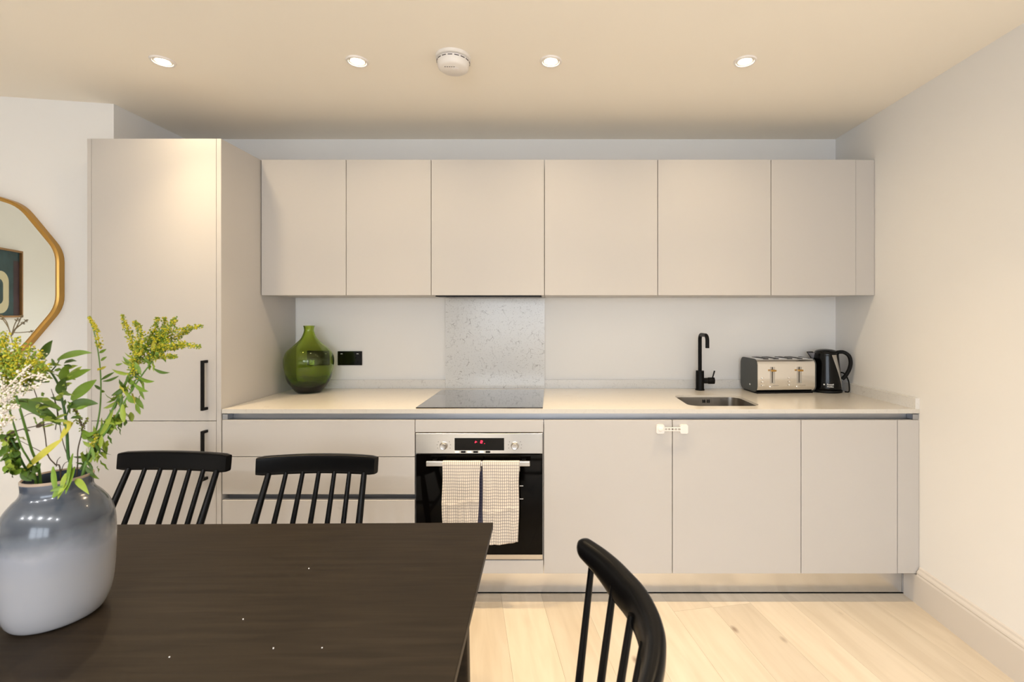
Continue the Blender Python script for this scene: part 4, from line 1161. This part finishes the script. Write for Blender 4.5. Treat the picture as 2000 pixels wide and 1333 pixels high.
# C: central dark leafy stem
Cc = empty('leafy_stem', (vX, vY-.01, TZ+.02), label='central dark green stem with long lance-shaped leaves and one yellow leaf', cat='flower', group='flower stems in the grey vase')
stem(Cc, [(vX+.004, vY-.005, TZ+.10), q3(137, 930, .935), q3(133, 890, .93), q3(131, 850, .925), q3(128, 815, .925), q3(121, 780, .925), q3(113, 750, .93), q3(100, 728, .93), q3(90, 715, .93)], .0028, .0014, 'stemdark')
stem(Cc, [q3(129, 815, .925), q3(136, 796, .925), q3(140, 790, .92)], .0012, .0008, 'stemdark', 'branch')
stem(Cc, [q3(98, 728, .93), q3(110, 714, .93), q3(118, 700, .94)], .0012, .0008, 'stemdark', 'branch')
for a, b_, w_, m_, dr in (((119, 828), (20, 785), .021, 'leafdark', .10), ((131, 796), (192, 789), .016, 'leafdark', .10), ((118, 772), (128, 738), .018, 'leafdark', -.02), ((126, 744), (178, 722), .012, 'leaf', .04),
                          ((80, 702), (103, 665), .014, 'leafdark', 0), ((112, 704), (180, 690), .012, 'leaf', .10), ((140, 782), (189, 742), .016, 'leaf', .05), ((97, 746), (52, 733), .011, 'leafdark', 0),
                          ((88, 728), (42, 738), .012, 'leafdark', .05), ((95, 722), (60, 706), .013, 'leaflight', .03), ((121, 800), (56, 782), .010, 'leaf', .12), ((121, 764), (140, 772), .008, 'leaf', 0), ((115, 800), (78, 792), .006, 'leafdark', .1),
                          ((130, 832), (140, 824), .018, 'leafyellow', 0), ((122, 745), (132, 712), .014, 'leaf', 0), ((132, 738), (160, 716), .008, 'leaflight', 0), ((95, 730), (20, 760), .009, 'leaf', .2)):
    add_leaf(Cc, q3(*a, .925), q3(*b_, .915+rnd.uniform(-.02, .03)), w_*1.3, m_, droop=dr, side=rnd.uniform(-.35, .35), n=9, wavy=.0008)
for k_ in range(46):
    a = (rnd.uniform(62, 150), rnd.uniform(700, 835)); an = rnd.uniform(-.6, PI+.6); l_ = rnd.uniform(14, 32)
    add_leaf(Cc, q3(*a, .925+rnd.uniform(-.02, .02)), q3(a[0]+math.cos(an)*l_, a[1]-math.sin(an)*l_*.6, .92), rnd.uniform(.005, .009), rnd.choice(['leaf', 'leaflight', 'leafdark', 'leaflight']), droop=.06, side=rnd.uniform(-.6, .6), n=5, wavy=.001)
add_leaf(Cc, q3(121, 859, .925), q3(43, 923, .90), .0145, 'leafyellow', droop=.02, n=10)
add_leaf(Cc, q3(143, 826, .925), q3(117, 860, .92), .017, 'leafyellow', side=.3)
# leaves hanging over the rim
for a, b_, w_, m_, dr in (((143, 886, .915), (132, 952, .885), .014, 'leaf', 0), ((147, 938, .90), (174, 966, .885), .015, 'leaflight', .12), ((131, 948, .888), (102, 974, .872), .019, 'leaf', 0), ((104, 912, .90), (112, 968, .88), .013, 'leaf', 0),
                          ((129, 925, .90), (121, 960, .88), .012, 'leaflight', 0), ((133, 945, .89), (113, 976, .872), .013, 'leaflight', .1), ((128, 955, .885), (98, 960, .875), .010, 'leaf', .1), ((146, 912, .905), (128, 966, .878), .010, 'leaf', 0)):
    add_leaf(Cc, q3(*a), q3(*b_), w_, m_, droop=dr, side=rnd.uniform(-.3, .3), n=7)

# D: drooping dark stem at the left
Dd = empty('drooping_stem', (vX-.02, vY-.01, TZ+.02), label='drooping dark green toothed foliage over the left of the vase rim', cat='flower', group='flower stems in the grey vase')
stem(Dd, [(vX-.010, vY-.005, TZ+.12), q3(70, 935, .93), q3(50, 915, .90), q3(35, 885, .885), q3(22, 860, .88), q3(2, 848, .88)], .0024, .0012, 'stemdark')
stem(Dd, [q3(30, 872, .885), q3(10, 858, .885), q3(20, 847, .885), q3(55, 836, .885), q3(102, 827, .89)], .0014, .0008, 'stembrown', 'branch')
for k_ in range(60):
    f = k_/59; a = (rnd.uniform(2, 34)+14*f, 845+75*f+rnd.uniform(-6, 6)); an = rnd.uniform(.3, 2*PI)
    c = (a[0]+math.cos(an)*20, a[1]+abs(math.sin(an))*20)
    y = .885+rnd.uniform(-.015, .02)
    add_leaf(Dd, q3(*a, y), q3(*c, y+.01), rnd.uniform(.011, .018), rnd.choice(['leafdark', 'leafdark', 'leaf', 'leafdark', 'leaflight']), side=rnd.uniform(-.9, .9), n=4, wavy=.0015)
for a, c in (((60, 905), (78, 925)), ((55, 920), (70, 938)), ((65, 925), (80, 905)), ((40, 925), (62, 940)), ((62, 910), (48, 938))):
    add_leaf(Dd, q3(*a, .905), q3(*c, .91), .014, 'leafdark', side=rnd.uniform(-.3, .3), n=5)
for a, c in (((20, 847), (32, 842)), ((45, 838), (60, 842)), ((70, 834), (82, 827)), ((85, 830), (70, 836))):
    add_leaf(Dd, q3(*a, .885), q3(*c, .885), .006, 'stembrown', n=4)

# E: goldenrod heads at the upper left, nearer to the camera
E1 = empty('goldenrod_stem', (vX-.03, vY-.02, TZ+.02), label='goldenrod with a dense yellow-green head at the left edge, above the white blossom', cat='flower', group='flower stems in the grey vase')
stem(E1, [(vX-.014, vY-.014, TZ+.12), q3(78, 930, .93), q3(62, 880, .90), q3(45, 820, .85), q3(28, 760, .84), q3(15, 700, .865), q3(8, 660, .865)], .0024, .0012)
for a, b_, c, y in (((25, 730), (18, 700), (2, 662), .84), ((25, 730), (35, 695), (28, 660), .835), ((30, 735), (52, 705), (58, 676), .84), ((30, 740), (62, 715), (82, 690), .835), ((20, 730), (-6, 705), (-20, 690), .84), ((10, 720), (0, 690), (12, 650), .85),
                    ((35, 740), (60, 728), (92, 716), .84), ((20, 745), (-8, 735), (-30, 730), .84), ((28, 742), (50, 740), (78, 735), .86)):
    spray(E1, [q3(*a, y), q3(*b_, y), q3(*c, y)], .0175, 150, .0023, ['flower', 'bud', 'leaflight', 'flower', 'leaf'], rnd)
for k_ in range(60):
    a = (rnd.uniform(-15, 62), rnd.uniform(690, 800)); an = rnd.uniform(-.5, PI+.5); c = (a[0]+math.cos(an)*26, a[1]-math.sin(an)*12)
    add_leaf(E1, q3(*a, .875), q3(*c, .84), rnd.uniform(.005, .010), rnd.choice(['leaf', 'leaflight', 'leafdark', 'leaflight']), side=rnd.uniform(-.6, .6), n=5, droop=.08)
E2 = empty('white_blossom_stem', (vX-.035, vY-.03, TZ+.02), label='frothy white blossom spray hanging at the left edge of the bouquet', cat='flower', group='flower stems in the grey vase')
stem(E2, [(vX-.016, vY-.02, TZ+.13), q3(68, 932, .92), q3(40, 870, .87), q3(18, 800, .84), q3(0, 740, .83), q3(-15, 690, .83)], .0018, .0008)
for a, b_, c in (((0, 760), (10, 720), (30, 690)), ((2, 770), (30, 740), (60, 712)), ((5, 770), (40, 765), (76, 750)), ((0, 780), (5, 760), (-5, 720)), ((8, 790), (18, 770), (40, 752)), ((0, 800), (10, 800), (30, 792)), ((2, 820), (12, 815), (22, 822)),
                 ((0, 740), (40, 712), (85, 690)), ((10, 800), (0, 830), (-8, 850)), ((5, 770), (60, 735), (92, 740))):
    spray(E2, [q3(*a, .88), q3(*b_, .875), q3(*c, .875)], .0125, 75, .0020, ['flowerwhite', 'flowerwhite', 'flowerwhite', 'flowerwhite', 'bud'], rnd, 'blossom_spray') if False else spray(E2, [q3(*a, .88 if a[1] < 765 else .83), q3(*b_, .875 if a[1] < 765 else .82), q3(*c, .875 if a[1] < 765 else .82)], .0130, 90, .0020, ['flowerwhite', 'flowerwhite', 'flowerwhite', 'bud'], rnd, 'blossom_spray')
# F: fine dry twigs
Ff = empty('dry_twig', (vX-.005, vY+.01, TZ+.02), label='thin brown dry twig with tiny dark seed heads in front of the mirror', cat='flower', group='flower stems in the grey vase')
stem(Ff, [(vX-.004, vY+.006, TZ+.12), q3(118, 925, .955), q3(108, 908, .955), q3(94, 890, .96), q3(88, 850, .97), q3(82, 810, .975), q3(60, 745, .98), q3(30, 690, .985), q3(22, 658, .985)], .0012, .0006, 'stembrown')
for a, b_, c in (((22, 658), (16, 640), (4, 622)), ((22, 658), (28, 636), (34, 624)), ((22, 652), (34, 640), (52, 626)), ((24, 650), (40, 650), (62, 648)), ((22, 656), (30, 642), (44, 632)), ((18, 645), (12, 628), (0, 616)), ((24, 655), (36, 632), (42, 618))):
    spray(Ff, [q3(*a, .985), q3(*b_, .985), q3(*c, .985)], .0012, 3, .0008, ['flowerdry'], rnd, 'twig')
    b = new(); florets(b, [q3(c[0]-2, c[1]+1, .985), q3(c[0]+2, c[1]-1, .985)], .0045, 14, .0013, rnd, 1); obj('seed_head', b, M['flowerdry'], Ff)
for pts in (((94, 890), (75, 880), (40, 862)), ((118, 925), (126, 906), (140, 900)), ((110, 912), (112, 900), (118, 893)), ((88, 850), (84, 828), (85, 812)), ((108, 840), (112, 810), (106, 780), (100, 760)), ((135, 900), (122, 860), (112, 800), (104, 770)), ((84, 815), (60, 808), (38, 820))):
    stem(Ff, [q3(a, b_, .958) for a, b_ in pts], .0008, .0005, 'stembrown', 'twig')
G2 = empty('withered_stem', (vX+.015, vY+.012, TZ+.02), label='short withered stem with curled brown-green buds beside the central stem', cat='flower', group='flower stems in the grey vase')
stem(G2, [(vX+.006, vY+.010, TZ+.12), q3(150, 925, .955), q3(152, 880, .955), q3(160, 845, .955), q3(158, 825, .955), q3(148, 806, .955)], .0012, .0008, 'stembrown')
spray(G2, [q3(158, 830, .955), q3(152, 812, .955), q3(144, 800, .955)], .006, 60, .0020, ['flowerdry', 'bud', 'leaflight'], rnd)
spray(G2, [q3(160, 840, .955), q3(166, 828, .955), q3(172, 818, .955)], .005, 40, .0018, ['flowerdry', 'leaflight', 'bud'], rnd)
for a, c in (((162, 848), (188, 842)), ((160, 846), (172, 858)), ((158, 838), (176, 846))): add_leaf(G2, q3(*a, .955), q3(*c, .955), .010, 'leaf', droop=-.15)

for o_ in list(bpy.data.objects):
    if '_w' in o_.keys(): del o_['_w']
